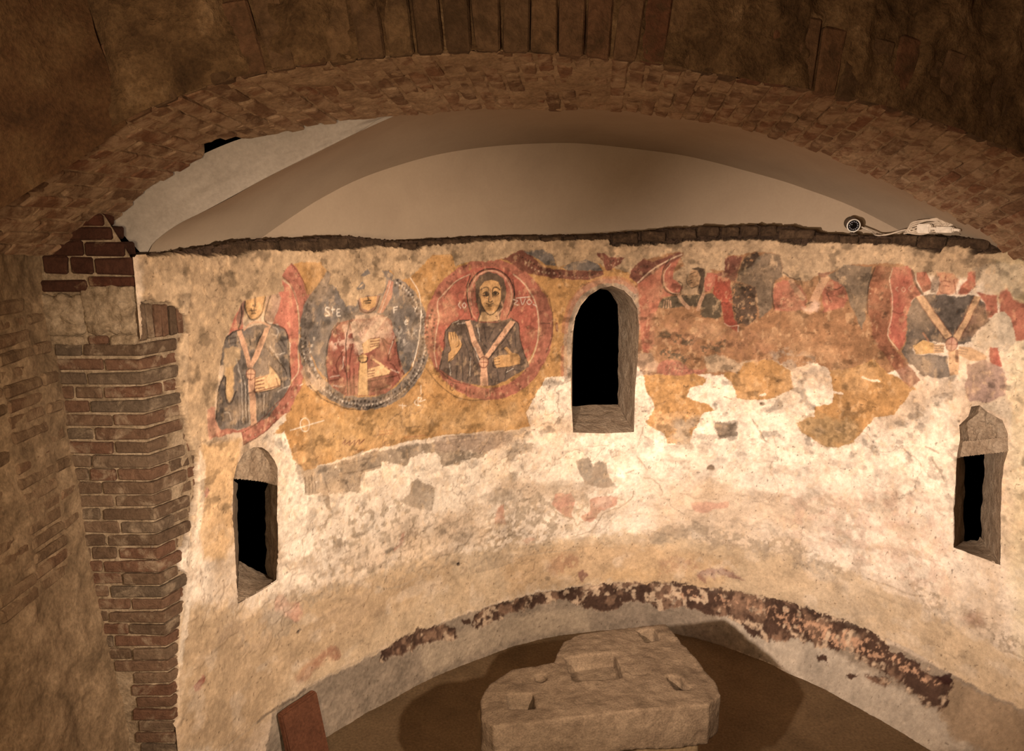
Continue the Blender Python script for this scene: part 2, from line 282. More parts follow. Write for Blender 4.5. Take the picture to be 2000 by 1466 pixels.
D['terra'] = [(-1.259, 4.092, -0.01), (-1.111, 4.326, -0.01), (-1.188, 4.374, 0.387), (-1.336, 4.14, 0.378), (-1.297, 4.116, -0.01), (-1.15, 4.35, -0.01), (-1.226, 4.398, 0.387), (-1.374, 4.164, 0.378)]
D['cam_u'] = 5.077
D['cam_v'] = -0.034
D['coil_u'] = 5.576

# ------------------------------------------------------------------ the apse wall, painted plaster on one fine grid
PC = cr(D['plan'], 24); PL = np.r_[0, np.cumsum(np.hypot(*np.diff(PC, axis=0).T))]
PT = np.gradient(PC, axis=0); PT /= np.linalg.norm(PT, axis=1)[:, None]; PN = np.stack([-PT[:, 1], PT[:, 0]], 1)
def plan(u, off=0.):
    """point and outward normal on the apse plan; off > 0 lies behind the wall face"""
    x = np.interp(u, PL, PC[:, 0]); y = np.interp(u, PL, PC[:, 1]); nx = np.interp(u, PL, PN[:, 0]); ny = np.interp(u, PL, PN[:, 1])
    return x + nx * off, y + ny * off, nx, ny
def wp(u, v, off=0.):
    x, y, _, _ = plan(u, off); return np.array([float(x), float(y), v + H])
def foot(u): return np.interp(u, [0, 4.0, 4.5, 5.0, 6.5], [.02, .02, .16, .27, .3])

STEP = .0047
us = np.arange(0, PL[-1], STEP)
vsr = np.r_[np.arange(.0, -1.70, -STEP), np.arange(-1.70, -3.215, -.0078)]
NU, NV = len(us), len(vsr)
UU, VV = np.meshgrid(us, vsr)
n1 = fbm(UU * 22, VV * 22, 4, 11) - .5; n2 = fbm(UU * 22 + 50, VV * 22 + 31, 4, 23) - .5
warpU = n1 * 2.6 + (fbm(UU * 95, VV * 95, 2, 37) - .5) * 1.1; warpV = n2 * 2.6 + (fbm(UU * 95 + 9, VV * 95, 2, 39) - .5) * 1.1
big = fbm(UU * 1.7, VV * 1.7, 4, 5); med = fbm(UU * 7, VV * 7, 4, 8); fin = fbm(UU * 45, VV * 45, 3, 14)
wearN = {}
def wn(ws):
    k = round(ws, 3)
    if k not in wearN: wearN[k] = fbm(UU / k, VV / k, 4, int(k * 1000) + 3)
    return wearN[k]

PAL = {k: lin(v) for k, v in dict(
    tan=(180, 154, 120), tan2=(192, 168, 136), tan3=(184, 158, 122), yellowlight=(206, 190, 146), sand=(186, 160, 122), sandw=(172, 144, 108), warmsand=(190, 154, 108),  # the pale yellow paints another light's tint onto the wall's right edge
    weather=(158, 140, 116), pinkw=(190, 142, 118), white=(232, 218, 198), ochre=(186, 142, 80), ochrelt=(206, 170, 112), ochre2=(204, 164, 104), greyw=(160, 142, 120), greyw2=(140, 126, 108),
    greyd=(112, 98, 84), pinkgrey=(168, 144, 126), darkred=(120, 62, 46), ochrered=(176, 108, 62), brownochre=(160, 118, 78), palepink=(190, 160, 132), greypale=(170, 154, 136), olive=(160, 136, 94),
    greystone=(122, 104, 84), ring=(176, 112, 92), ringpale=(196, 142, 116), redfield=(190, 118, 96), pale=(206, 176, 146), robe=(124, 114, 106), robed=(84, 76, 72), black=(54, 44, 40),
    wht=(226, 214, 198), ribbon=(212, 166, 132), hood=(150, 112, 96), hood2=(176, 144, 122), skin=(204, 160, 100), skinpale=(218, 180, 128), ringgrey=(134, 122, 112), greyfield=(126, 118, 112),
    robered=(156, 94, 78), robereddk=(108, 58, 48), pinkwht=(208, 176, 154), ribbonw=(214, 184, 158), ribbony=(208, 170, 112), halopink=(192, 136, 112), ring3=(172, 108, 86), redfield3=(180, 102, 82),
    ring3dk=(132, 82, 66), robe3=(122, 104, 92), halo3=(188, 118, 96), hair3=(112, 92, 76), salmon=(178, 118, 88), red4=(168, 98, 74), halo4=(176, 106, 82), dkgreen=(96, 84, 66), skindk=(176, 140, 100),
    hair4=(96, 80, 64), ribbon4=(190, 150, 116), red4b=(160, 76, 54), mottle=(92, 74, 60), greyfield4=(126, 112, 94), brownpink=(160, 116, 84), pinkpatch=(172, 112, 88), pink5=(172, 108, 82),
    ring4=(146, 92, 66), red5=(176, 98, 78), halo5=(182, 112, 86), skin5=(186, 130, 94), hood5=(120, 96, 76), robe5=(110, 100, 92), ribbon5=(202, 164, 122), halo5p=(190, 144, 122), skin5y=(204, 164, 100),
    red5b=(178, 112, 88), infill=(200, 184, 160), greypink=(170, 142, 128), ruststain=(152, 104, 76), purple=(120, 72, 66), redbrick=(150, 88, 66), footgrey=(138, 122, 103), footwhite=(196, 182, 162),
    footbrown=(150, 124, 92), footpale=(184, 164, 136), crust=(74, 52, 40), crustmid=(124, 94, 72), crustpale=(200, 172, 140), crustorange=(186, 142, 108), crustdk=(56, 30, 24), rubble=(60, 46, 36)).items()}

base = lin((222, 205, 184)); base2 = lin((202, 178, 150))
paint = base[None, None] * (1 - sstep(.38, .62, big))[..., None] + base2[None, None] * sstep(.38, .62, big)[..., None]
paint = paint * (1 + .22 * (med - .5))[..., None]
rel = ((big - .5) * .035 + (med - .5) * .010) * sstep(.1, .8, UU) + .014 * (1 - sstep(.3, .7, UU))

def subset(pts, pad):
    u0, u1 = pts[:, 0].min() - pad, pts[:, 0].max() + pad; v0, v1 = pts[:, 1].min() - pad, pts[:, 1].max() + pad
    c0, c1 = np.searchsorted(us, [u0, u1]); r0, r1 = np.searchsorted(-vsr, [-v1, -v0])
    return slice(r0, r1), slice(c0, c1)
def seg_d2(x, y, P, closed):
    best = np.full(x.shape, 1e9); Q = P if not closed else np.vstack([P, P[:1]])
    for (ax, ay), (bx, by) in zip(Q[:-1], Q[1:]):
        dx, dy = bx - ax, by - ay; l2 = dx * dx + dy * dy + 1e-12
        t = np.clip(((x - ax) * dx + (y - ay) * dy) / l2, 0, 1)
        np.minimum(best, (x - ax - t * dx) ** 2 + (y - ay - t * dy) ** 2, out=best)
    return best
def inside(x, y, P):
    ins = np.zeros(x.shape, bool); Q = np.vstack([P, P[:1]])
    for (ax, ay), (bx, by) in zip(Q[:-1], Q[1:]):
        if ay == by: continue
        ins ^= ((ay > y) != (by > y)) & (x < (bx - ax) * (y - ay) / (by - ay) + ax)
    return ins
def sdf(x, y, P):
    d = np.sqrt(seg_d2(x, y, P, True)); return np.where(inside(x, y, P), d, -d)
def lay(sl, a, col, var, relv, rough):
    r = sl
    c = PAL[col][None, None] * (1 + var * 1.6 * (med[r] - .5) + var * 1.2 * (fin[r] - .5))[..., None]
    paint[r] = paint[r] * (1 - a[..., None]) + c * a[..., None]
    if relv: rel[r] += relv * a
    if rough: rel[r] += rough * 2.2 * (fin[r] - .5) * a
def op_fill(col, P, rag=.01, soft=.004, a=1., wear=0., ws=.05, var=.1, rel=0., rough=0.):
    P = np.array(P); sl = subset(P, rag * 2 + soft * 2 + .01)
    if 0 in UU[sl].shape: return
    x = UU[sl] + warpU[sl] * rag; y = VV[sl] + warpV[sl] * rag
    m = sstep(-soft, soft, sdf(x, y, P)) * a
    if wear: m = m * sstep(wear - .08 + .12, wear + .08 + .12, wn(ws)[sl] + .0)
    lay(sl, m, col, var, rel, rough)
def op_stroke(col, P, w=.008, a=1., rag=.002, rel=0.):
    P = np.array(P)
    if len(P) > 2: P = cr(P, 5)
    sl = subset(P, w + rag * 2 + .01)
    if 0 in UU[sl].shape: return
    x = UU[sl] + warpU[sl] * rag; y = VV[sl] + warpV[sl] * rag
    d = np.sqrt(seg_d2(x, y, P, False)); hw = w / 2 * 1.2
    m = sstep(hw + .0025, hw - .0025, d) * a * (.72 + .5 * np.clip(fin[sl], 0, 1))
    lay(sl, np.clip(m, 0, 1), col, .1, rel, 0)
def op_dots(col, P, r=.01, st=.03, a=1.):
    q = cr(P, 6); d = np.r_[0, np.cumsum(np.hypot(*np.diff(q, axis=0).T))]; ts = np.arange(st / 2, d[-1], st)
    for t in ts:
        c = np.array([np.interp(t, d, q[:, 0]), np.interp(t, d, q[:, 1])]) + rng.normal(0, st * .1, 2)
        sl = subset(c[None], r * 1.6)
        if 0 in UU[sl].shape: continue
        dd = np.maximum(np.abs(UU[sl] - c[0] + warpU[sl] * .004), np.abs(VV[sl] - c[1] + warpV[sl] * .004))
        lay(sl, sstep(r * .75, r * .45, dd) * a * rng.uniform(.5, 1), col, .1, 0, 0)

ART = """
f|tan|rag=0.02 soft=0.03|48,112 6170,28 6236,589 6182,596 6086,489 5895,340 5252,362 4504,465 3968,476 3405,421 2687,457 1475,456 967,476 512,539 381,834 372,1098 294,1184 180,1151 21,619
f|tan2|rag=0.03 soft=0.05 a=0.6|81,205 305,265 489,431 381,834 355,1093 251,1171 217,801 196,402
f|paleyellow|rag=0.03 soft=0.06 a=0.55|5996,202 6189,195 6615,2960 6530,3005 6273,1980 6230,1365 6099,605
f|sand|rag=0.03 soft=0.03 a=0.75|104,1870 552,2111 1002,2209 1392,2252 2031,2296 2687,2402 3203,2403 3849,2383 4392,2437 4916,2430 5435,2414 5971,2479 6472,2535 6522,2828 6051,2823 5477,2813 4719,2825 3744,2823 2687,2806 2019,2815 1534,2815 966,2803 684,2816 329,2838 0,2624
f|sandw|rag=0.05 soft=0.1 a=0.85|133,1911 697,2145 1390,2287 2245,2393 2156,2505 1374,2637 812,2722 474,2934 7,2619 70,2185
f|warmsand|rag=0.04 soft=0.06 a=0.7|2598,2463 3245,2458 3932,2497 4473,2550 4333,2803 3744,2806 2687,2773
f|weather|rag=0.05 soft=0.05 a=0.75 wear=0.45 ws=0.03 rough=0.004|865,1800 1141,1698 1315,1748 1445,1740 1646,1760 1851,1919 2057,1994 2408,2075 2687,2212 2687,2491 2404,2513 2318,2438 2119,2397 1977,2431 1836,2411 1622,2397 1288,2275 1108,2274 965,2370 771,2388 563,2338 474,2223 684,2191 868,2114 1094,2093 1174,2011 949,2029 853,1972
f|weather|rag=0.05 soft=0.05 a=0.75 wear=0.4 ws=0.03 rough=0.004|2513,1893 3076,2008 3505,2053 3675,2083 3483,2229 3217,2347 3012,2430 2509,2462
f|weather|rag=0.04 soft=0.03 a=0.75 wear=0.3 ws=0.03 rough=0.003|3800,2369 3940,2334 4128,2278 4378,2292 4577,2342 4749,2347 4697,2492 4509,2449 4261,2442 4007,2411 3829,2464
f|weather|rag=0.03 soft=0.02 a=0.8 wear=0.35 ws=0.03 rough=0.003|4679,2205 4862,2280 5048,2382 5227,2401 5221,2543 5060,2550 4896,2522 4799,2411 4693,2436
f|weather|rag=0.04 soft=0.03 a=0.75 wear=0.4 ws=0.025 rough=0.003|5677,2305 5810,2286 6008,2337 6164,2367 6371,2396 6432,2460 6327,2514 6177,2491 6030,2545 5835,2533 5754,2395
f|pinkw|rag=0.06 soft=0.1 a=0.35 wear=0.4 ws=0.05|4650,1733 5144,1568 5718,1671 5987,2024 5953,2312 5428,2341 4830,2252
f|white|rag=0.03 soft=0.05 a=0.6|4056,1275 4327,1145 4789,1087 5113,1173 4848,1434 5144,1568 5544,1303 5818,1049 5937,1281 5914,1647 5380,1803 4591,1979 3911,1923 3749,1724
f|white|rag=0.03 soft=0.04 a=0.6|1381,1631 1587,1512 1964,1559 2514,1621 2730,1576 2858,1515 3149,1583 3629,1604 4019,1754 3915,2046 3196,1989 2600,1828 2380,2056 2038,1977 1749,1690
f|white|rag=0.015 soft=0.02 a=0.8|846,1186 921,1172 962,1365 1041,1573 1185,1677 1055,1965 866,1961 802,1780
f|ochre|rag=0.01 soft=0.004 rel=0.002 var=0.16|821,1174 909,1179 946,1336 1023,1442 1430,1426 2133,1445 2687,1486 2841,1486 2802,1377 2902,1219 2968,1128 3134,1132 3137,770 3213,585 3406,462 3672,479 3670,404 3441,329 3091,252 2277,218 2057,222 1956,291 1297,270 1209,231 1052,230 982,250 983,767 925,1113
f|ochrelt|rag=0.05 soft=0.08 a=0.5|1065,1172 1684,1159 2261,1284 2730,1308 2730,1461 2092,1420 1431,1410 1052,1387
f|ochre2|rag=0.015 soft=0.02 a=0.75|319,1105 597,1144 563,1259 525,1363 485,1694 434,1762 277,1697 257,1442
f|greyw|rag=0.012 soft=0.006 rel=0.002 wear=0.12 ws=0.03 a=0.9 var=0.25|969,1347 1023,1437 1279,1447 1524,1443 1727,1459 2109,1481 2687,1492 2687,1555 2597,1567 2441,1654 2258,1646 2244,1674 2106,1653 2053,1548 1848,1543 1819,1594 1628,1528 1599,1561 1453,1564 1435,1676 1194,1628 1213,1746 1178,1709 1146,1615 1026,1582 1021,1467
f|greyw2|rag=0.01 soft=0.01 a=0.6|1279,1457 1603,1466 1600,1544 1299,1548
s|greyd|w=0.008 a=0.6 rag=0.006|1275,1531 1454,1543 1600,1544
s|greyd|w=0.008 a=0.6 rag=0.006|1290,1471 1589,1480
s|greyd|w=0.008 a=0.6 rag=0.006|2109,1505 2414,1520
s|greyd|w=0.008 a=0.6 rag=0.006|1032,1480 1032,1573
s|greyd|w=0.008 a=0.6 rag=0.006|1056,1486 1060,1581
s|greyd|w=0.008 a=0.6 rag=0.006|1080,1482 1080,1586
s|greyd|w=0.008 a=0.6 rag=0.006|1104,1488 1101,1581
s|greyd|w=0.008 a=0.6 rag=0.006|1174,1548 1195,1618
s|greyd|w=0.008 a=0.6 rag=0.006|1323,1587 1358,1650
s|greyd|w=0.008 a=0.6 rag=0.006|2123,1460 2414,1489
f|pinkgrey|rag=0.012 soft=0.012 a=0.55|2042,1451 2414,1471 2682,1504 2687,1580 2441,1629 2273,1576 2067,1550
f|greyw|rag=0.01 soft=0.01 a=0.5 wear=0.2|2637,1501 2835,1485 2859,1583 2719,1614 2637,1602
s|darkred|w=0.008 a=0.75 rag=0.004|1322,1340 1342,1323 1334,1353 1373,1335 1366,1360 1412,1337 1404,1368 1444,1342 1442,1371 1482,1347
s|ochrered|w=0.006 a=0.5 rag=0.006|1581,1340 1703,1353
s|ochrered|w=0.006 a=0.5 rag=0.006|1408,1412 1486,1418
s|ochrered|w=0.006 a=0.5 rag=0.006|1595,1320 1717,1334
s|ochrered|w=0.006 a=0.5 rag=0.006|1797,1406 1975,1416
f|brownochre|rag=0.012 soft=0.006 rel=0.002 var=0.2|3644,438 3690,276 3968,220 3993,345 4268,351 4282,247 4491,219 4643,236 4671,381 4833,413 4977,341 5112,298 5257,274 5439,267 5495,282 5576,733 5557,915 5378,998 5039,1027 4919,962 4780,1037 4651,978 4554,986 4394,1100 4166,1122 3717,1136 3673,1072
f|palepink|rag=0.012 soft=0.015 a=0.8|3680,967 3773,966 3817,1050 3809,1114 3717,1136 3663,1072
f|tan2|rag=0.012 soft=0.012 a=0.8|4160,986 4278,961 4380,1018 4535,997 4440,1045 4394,1100 4304,1084 4186,1111
f|greypale|rag=0.02 soft=0.03 a=0.7 wear=0.3|4609,931 4742,890 4897,925 4991,1023 4926,1061 4781,1047 4652,988
f|ochre|rag=0.01 soft=0.004 rel=0.002 var=0.2|3717,1136 4106,1120 4178,1154 4159,1197 4069,1222 4042,1287 4073,1307 4217,1353 4249,1388 4159,1421 4095,1576 4078,1664 3912,1662 3893,1586 3771,1524 3749,1491 3809,1393 3785,1317 3731,1243
f|weather|rag=0.02 soft=0.04 a=0.8 wear=0.3|3957,1474 4160,1431 4095,1576 4078,1664 3933,1672
f|ochre|rag=0.01 soft=0.004 rel=0.002 var=0.15|4305,1095 4394,1100 4449,1024 4554,986 4641,979 4771,1048 4794,1177 4668,1253 4572,1289 4413,1282 4368,1175 4306,1126
f|ochre|rag=0.01 soft=0.004 rel=0.002 var=0.2|5028,1018 5187,978 5313,904 5443,988 5568,1023 5617,1051 5583,1079 5496,1249 5366,1284 5229,1488 5136,1542 5010,1551 4878,1482 4835,1417 4947,1349 4952,1287 5065,1240 5067,1141
f|olive|rag=0.03 soft=0.03 a=0.75|4834,1407 4956,1337 5159,1343 5277,1370 5229,1488 5136,1542 5010,1551 4878,1482
f|greystone|rag=0.012 soft=0.012 a=0.85|4248,1479 4413,1465 4426,1568 4289,1590 4245,1512
s|weather|w=0.007 a=0.8 rag=0.006|4531,1445 4563,1484
s|weather|w=0.007 a=0.8 rag=0.006|4575,1514 4597,1554 4619,1583
s|weather|w=0.007 a=0.8 rag=0.006|4314,1283 4364,1291
s|weather|w=0.007 a=0.8 rag=0.006|4230,1209 4251,1213
f|weather|rag=0.006 soft=0.005|4602,1307 4602,1310 4599,1314 4595,1317 4590,1320 4584,1321 4577,1321 4572,1320 4567,1318 4564,1314 4563,1311 4564,1307 4567,1303 4571,1300 4576,1297 4582,1296 4588,1296 4594,1297 4598,1300 4601,1303 4602,1307
f|ring|rag=0.006 soft=0.004 rel=0.001 var=0.25 wear=0.05|1012,231 1038,255 1081,328 1114,417 1144,403 1173,389 1159,476 1123,586 1088,695 1068,855 1043,942 948,1064 825,1119 741,1152 604,1182 600,1107 372,1088 371,1001 416,1026 573,1093 748,1070 873,1009 978,907 1031,834 1054,611 1044,467 1004,354 951,297 972,268
f|ringpale|rag=0.008 soft=0.005|378,930 425,933 428,1007 461,1059 372,1088 365,1014
f|redfield|rag=0.005 soft=0.004 var=0.15|950,316 1003,362 1036,450 1045,578 1029,736 1028,841 978,899 960,887 983,682 904,563 866,559 916,402 929,342
f|redfield|rag=0.006 soft=0.005 var=0.15|657,426 659,558 551,589 595,507
s|pale|w=0.008 a=0.85|954,324 1008,370 1039,466 1047,578 1032,737 1028,841 979,895
f|robe|rag=0.006 soft=0.004 var=0.2|654,565 750,548 866,556 941,591 968,641 970,761 973,906 914,980 808,1072 697,1084 573,1089 452,1053 424,998 447,901 468,832 505,787 515,737 485,725 505,634 552,582 618,561
f|tan3|rag=0.008 soft=0.004|518,650 574,644 633,659 628,711 579,748 567,887 530,936 509,898 515,811 506,729
f|ochre2|rag=0.006 soft=0.01 a=0.6|523,746 575,740 568,880 532,934 510,899
f|robed|rag=0.005 soft=0.008 a=0.5|476,804 515,789 508,913 534,941 589,899 591,990 521,1028 444,1040 429,992
s|black|w=0.007 a=0.8 rag=0.004|654,565 618,565 551,589 510,635 488,726
s|black|w=0.007 a=0.8 rag=0.004|866,559 941,591 968,649 970,761 969,897
s|black|w=0.007 a=0.8 rag=0.004|510,788 468,839 428,999
s|black|w=0.007 a=0.8 rag=0.004|643,594 675,763
s|black|w=0.007 a=0.8 rag=0.004|796,582 740,666 704,760
s|black|w=0.007 a=0.8 rag=0.004|817,684 863,738 926,810 943,853
s|black|w=0.007 a=0.8 rag=0.004|829,787 885,843 905,902 839,923 720,916
s|black|w=0.007 a=0.8 rag=0.004|514,796 509,898 534,941 582,883
s|robed|w=0.008 a=0.75 rag=0.004|622,845 604,1062
s|robed|w=0.008 a=0.75 rag=0.004|642,833 624,1067
s|robed|w=0.008 a=0.75 rag=0.004|665,837 644,1063
s|robed|w=0.008 a=0.75 rag=0.004|759,924 755,1040
s|robed|w=0.008 a=0.75 rag=0.004|788,937 770,1044
s|robed|w=0.008 a=0.75 rag=0.004|818,935 801,1034
s|robed|w=0.008 a=0.75 rag=0.004|871,629 897,672 932,723
s|robed|w=0.008 a=0.75 rag=0.004|900,625 944,693
s|robed|w=0.008 a=0.75 rag=0.004|744,614 776,580
s|robed|w=0.008 a=0.75 rag=0.004|698,600 702,661
s|robed|w=0.008 a=0.75 rag=0.004|924,834 929,915
s|robed|w=0.008 a=0.75 rag=0.004|515,989 554,983 557,1059
s|robed|w=0.008 a=0.75 rag=0.004|729,926 718,1064
s|robed|w=0.008 a=0.75 rag=0.004|541,1018 528,1067
s|robed|w=0.008 a=0.75 rag=0.004|588,914 580,1072
s|robed|w=0.008 a=0.75 rag=0.004|483,930 463,1037
s|robed|w=0.008 a=0.75 rag=0.004|550,604 615,597
s|robed|w=0.008 a=0.75 rag=0.004|557,627 622,628
s|wht|w=0.006 a=0.38 rag=0.005|610,768 623,837 609,1056
s|wht|w=0.006 a=0.38 rag=0.005|638,817 647,880 636,1038
s|wht|w=0.006 a=0.38 rag=0.005|865,574 902,594 890,624 857,612
s|wht|w=0.006 a=0.38 rag=0.005|838,679 909,776
s|wht|w=0.006 a=0.38 rag=0.005|854,728 941,725
s|wht|w=0.006 a=0.38 rag=0.005|778,935 766,1027
s|wht|w=0.006 a=0.38 rag=0.005|488,976 525,991 531,1023
s|wht|w=0.006 a=0.38 rag=0.005|878,938 967,921
s|wht|w=0.006 a=0.38 rag=0.005|662,641 671,702
s|wht|w=0.006 a=0.38 rag=0.005|761,654 803,613
s|wht|w=0.006 a=0.38 rag=0.005|597,706 618,784
s|wht|w=0.006 a=0.38 rag=0.005|674,839 657,1074
f|ribbon|rag=0.003 soft=0.003|615,570 645,564 672,634 705,775 673,772 650,676
f|ribbon|rag=0.003 soft=0.003|811,576 850,573 800,651 744,735 707,777 696,743 757,646
f|ribbon|rag=0.004 soft=0.003|673,816 716,823 708,1097 666,1088
f|ribbon|rag=0.002 soft=0.002|724,815 722,824 717,832 709,837 700,840 690,840 680,837 672,831 665,823 662,814 661,805 663,796 668,788 676,782 685,780 695,780 704,783 713,788 720,796 724,805 724,815
s|darkred|w=0.006 a=0.7|724,815 722,824 717,832 709,837 700,840 690,840 680,837 672,831 665,823 662,814 661,805 663,796 668,788 676,782 685,780 695,780 704,783 713,788 720,796 724,805 724,815
s|darkred|w=0.005 a=0.7|695,781 690,838
s|darkred|w=0.005 a=0.7|663,805 723,815
f|hood|rag=0.004 soft=0.004|656,427 687,410 672,478 657,536 624,554 616,502
f|hood2|rag=0.005 soft=0.004|813,492 834,407 916,394 934,419 909,494 867,548 819,542
f|skin|rag=0.003 soft=0.003|687,414 825,399 814,477 762,521 714,512 688,465
s|black|w=0.008 a=0.8 rag=0.003|684,421 683,457 705,508 742,519 793,490 824,410
s|black|w=0.008 a=0.8 rag=0.003|656,429 656,492 628,555
s|black|w=0.008 a=0.8 rag=0.003|858,405 829,471 810,523 827,555
s|black|w=0.008 a=0.8 rag=0.003|753,404 750,449 734,444
s|black|w=0.006 a=0.85 rag=0.002|713,469 756,472
s|black|w=0.006 a=0.85 rag=0.002|723,461 727,476
s|black|w=0.006 a=0.85 rag=0.002|742,461 741,481
s|black|w=0.006 a=0.85 rag=0.002|721,486 750,488
s|ribbon|w=0.01 a=0.8|663,566 712,538 780,538 846,569
f|skinpale|rag=0.003 soft=0.003|717,835 821,833 829,787 848,806 900,882 901,910 839,919 720,915
s|darkred|w=0.006 a=0.85 rag=0.003|726,840 786,839
s|darkred|w=0.006 a=0.85 rag=0.003|725,859 784,858
s|darkred|w=0.006 a=0.85 rag=0.003|723,878 783,877
s|darkred|w=0.006 a=0.85 rag=0.003|722,897 781,898
s|darkred|w=0.006 a=0.85 rag=0.003|711,913 900,910
s|darkred|w=0.006 a=0.85 rag=0.003|722,832 711,907
s|darkred|w=0.006 a=0.85 rag=0.003|868,864 885,907
d|darkred|r=0.016 st=0.054 a=0.7|616,1142 693,1141 764,1121 826,1096 910,1048 973,987 1015,929
d|pale|r=0.01 st=0.0393 a=0.6|641,1136 713,1137 785,1110 858,1078 940,1030 993,966 1026,906
s|darkred|w=0.006 a=0.7 rag=0.004|600,1107 613,1180
s|darkred|w=0.006 a=0.7 rag=0.004|604,1182 741,1152 866,1096
s|darkred|w=0.006 a=0.7 rag=0.004|610,1110 748,1070 915,977 977,915
s|darkred|w=0.006 a=0.7 rag=0.004|1012,235 1090,344 1123,417
s|darkred|w=0.006 a=0.7 rag=0.004|951,301 1004,358 1044,467
d|darkred|r=0.018 st=0.0491 a=0.6|1009,269 1016,316 1051,357 1086,407 1091,478
f|ringgrey|rag=0.006 soft=0.004 var=0.35 wear=0.05|2029,768 2012,876 1968,976 1898,1059 1806,1122 1696,1158 1577,1169 1458,1154 1345,1115 1244,1057 1158,982 1093,896 1051,804 1032,708 1038,614 1068,525 1120,445 1193,377 1283,325 1386,292 1498,280 1613,291 1727,325 1830,382 1915,459 1979,553 2017,658 2029,768 1941,760 1932,670 1900,584 1847,507 1775,443 1690,395 1595,366 1499,355 1406,364 1319,391 1243,433 1182,489 1138,556 1113,630 1109,709 1125,789 1161,866 1216,937 1288,997 1373,1045 1467,1075 1565,1087 1663,1077 1754,1047 1831,996 1890,928 1927,848 1941,760
f|greyfield|rag=0.006 soft=0.005 var=0.25|1945,737 1920,856 1854,958 1753,1030 1626,1066 1492,1062 1363,1023 1253,954 1169,862 1119,757 1107,649 1132,545 1192,455 1283,385 1397,342 1524,331 1655,355 1774,415 1868,504 1927,615 1945,737
d|black|r=0.014 st=0.0255 a=0.75|1766,370 1866,444 1941,539 1988,649 2001,766 1982,880 1929,983 1847,1065 1739,1120 1616,1144 1489,1136 1367,1100 1257,1040 1167,960 1102,866 1064,765 1056,663 1076,565 1125,476 1199,401
d|black|r=0.014 st=0.0305 a=0.75|1747,395 1840,464 1910,552 1954,654 1966,762 1948,868 1899,963 1822,1039 1722,1090 1608,1112 1490,1106 1377,1073 1275,1017 1191,943 1130,856 1094,762 1086,667 1106,575 1151,492 1220,422
d|wht|r=0.011 st=0.0226 a=0.6|1760,378 1858,450 1932,543 1977,650 1991,765 1971,876 1920,977 1839,1057 1734,1111 1613,1134 1489,1127 1370,1092 1263,1033 1175,954 1111,863 1074,764 1065,664 1086,568 1133,481 1205,407
f|ringgrey|rag=0.006 soft=0.006 var=0.4|1154,395 1205,343 1258,281 1281,306 1263,362 1199,463 1141,620 1059,692 1056,579 1082,470
d|black|r=0.012 st=0.0275 a=0.6|1237,304 1184,381 1140,458 1096,551 1080,654 1083,776 1126,864
d|wht|r=0.014 st=0.0393 a=0.5|1148,653 1123,748 1128,831 1164,895
f|pale|rag=0.012 soft=0.008 a=0.7|1049,853 1081,800 1118,838 1153,910 1223,920 1199,984 1130,981 1073,930
s|wht|w=0.007 a=0.7|1876,357 1938,454 1957,592 1929,791 1881,933
s|black|w=0.007 a=0.6 rag=0.004|1102,943 1196,1043 1346,1121 1429,1147 1581,1154 1717,1113 1832,1057 1969,963
f|robered|rag=0.006 soft=0.004 var=0.25|1274,634 1321,593 1424,583 1659,581 1718,617 1748,718 1766,828 1797,932 1821,981 1664,1086 1518,1073 1350,1045 1231,951 1226,837 1241,730
f|pinkwht|rag=0.02 soft=0.02 a=0.75 wear=0.35 ws=0.03|1274,634 1424,586 1659,585 1713,621 1742,717 1631,723 1543,748 1467,791 1384,764 1282,768 1243,730
f|pinkwht|rag=0.02 soft=0.02 a=0.6|1434,591 1648,584 1712,625 1742,726 1642,715 1597,754 1480,741
s|black|w=0.007 a=0.7 rag=0.004|1331,594 1273,642 1238,730 1225,845 1234,947
s|black|w=0.007 a=0.7 rag=0.004|1403,588 1371,728 1367,899 1371,1038
s|black|w=0.007 a=0.7 rag=0.004|1753,718 1780,920 1817,981
s|black|w=0.007 a=0.7 rag=0.004|1444,600 1480,732
s|robereddk|w=0.009 a=0.8 rag=0.004|1417,734 1390,868 1392,1042
s|robereddk|w=0.009 a=0.8 rag=0.004|1343,776 1298,847 1324,944
s|robereddk|w=0.009 a=0.8 rag=0.004|1332,775 1357,898
s|robereddk|w=0.009 a=0.8 rag=0.004|1642,724 1672,799 1692,873
s|robereddk|w=0.009 a=0.8 rag=0.004|1753,727 1706,803 1681,871
s|robereddk|w=0.009 a=0.8 rag=0.004|1702,892 1735,915 1777,1003
s|robereddk|w=0.009 a=0.8 rag=0.004|1276,886 1324,936 1242,940
s|robereddk|w=0.009 a=0.8 rag=0.004|1420,889 1418,1046
s|robereddk|w=0.009 a=0.8 rag=0.004|1538,985 1755,981
s|robereddk|w=0.009 a=0.8 rag=0.004|1552,1050 1697,1036
s|robereddk|w=0.009 a=0.8 rag=0.004|1653,725 1707,767 1747,735
s|robereddk|w=0.009 a=0.8 rag=0.004|1602,897 1689,945
s|wht|w=0.007 a=0.38 rag=0.005|1249,916 1315,917
s|wht|w=0.007 a=0.38 rag=0.005|1271,970 1332,988
s|wht|w=0.007 a=0.38 rag=0.005|1352,803 1337,878
s|wht|w=0.007 a=0.38 rag=0.005|1730,752 1694,828
s|wht|w=0.007 a=0.38 rag=0.005|1701,928 1767,964
f|ribbonw|rag=0.004 soft=0.003|1401,600 1445,593 1481,707 1504,792 1466,813 1438,736
f|ribbonw|rag=0.004 soft=0.004|1625,604 1697,588 1600,684 1532,756 1486,724 1536,669
f|ribbony|rag=0.003 soft=0.003|1466,856 1522,864 1524,1070 1442,1057
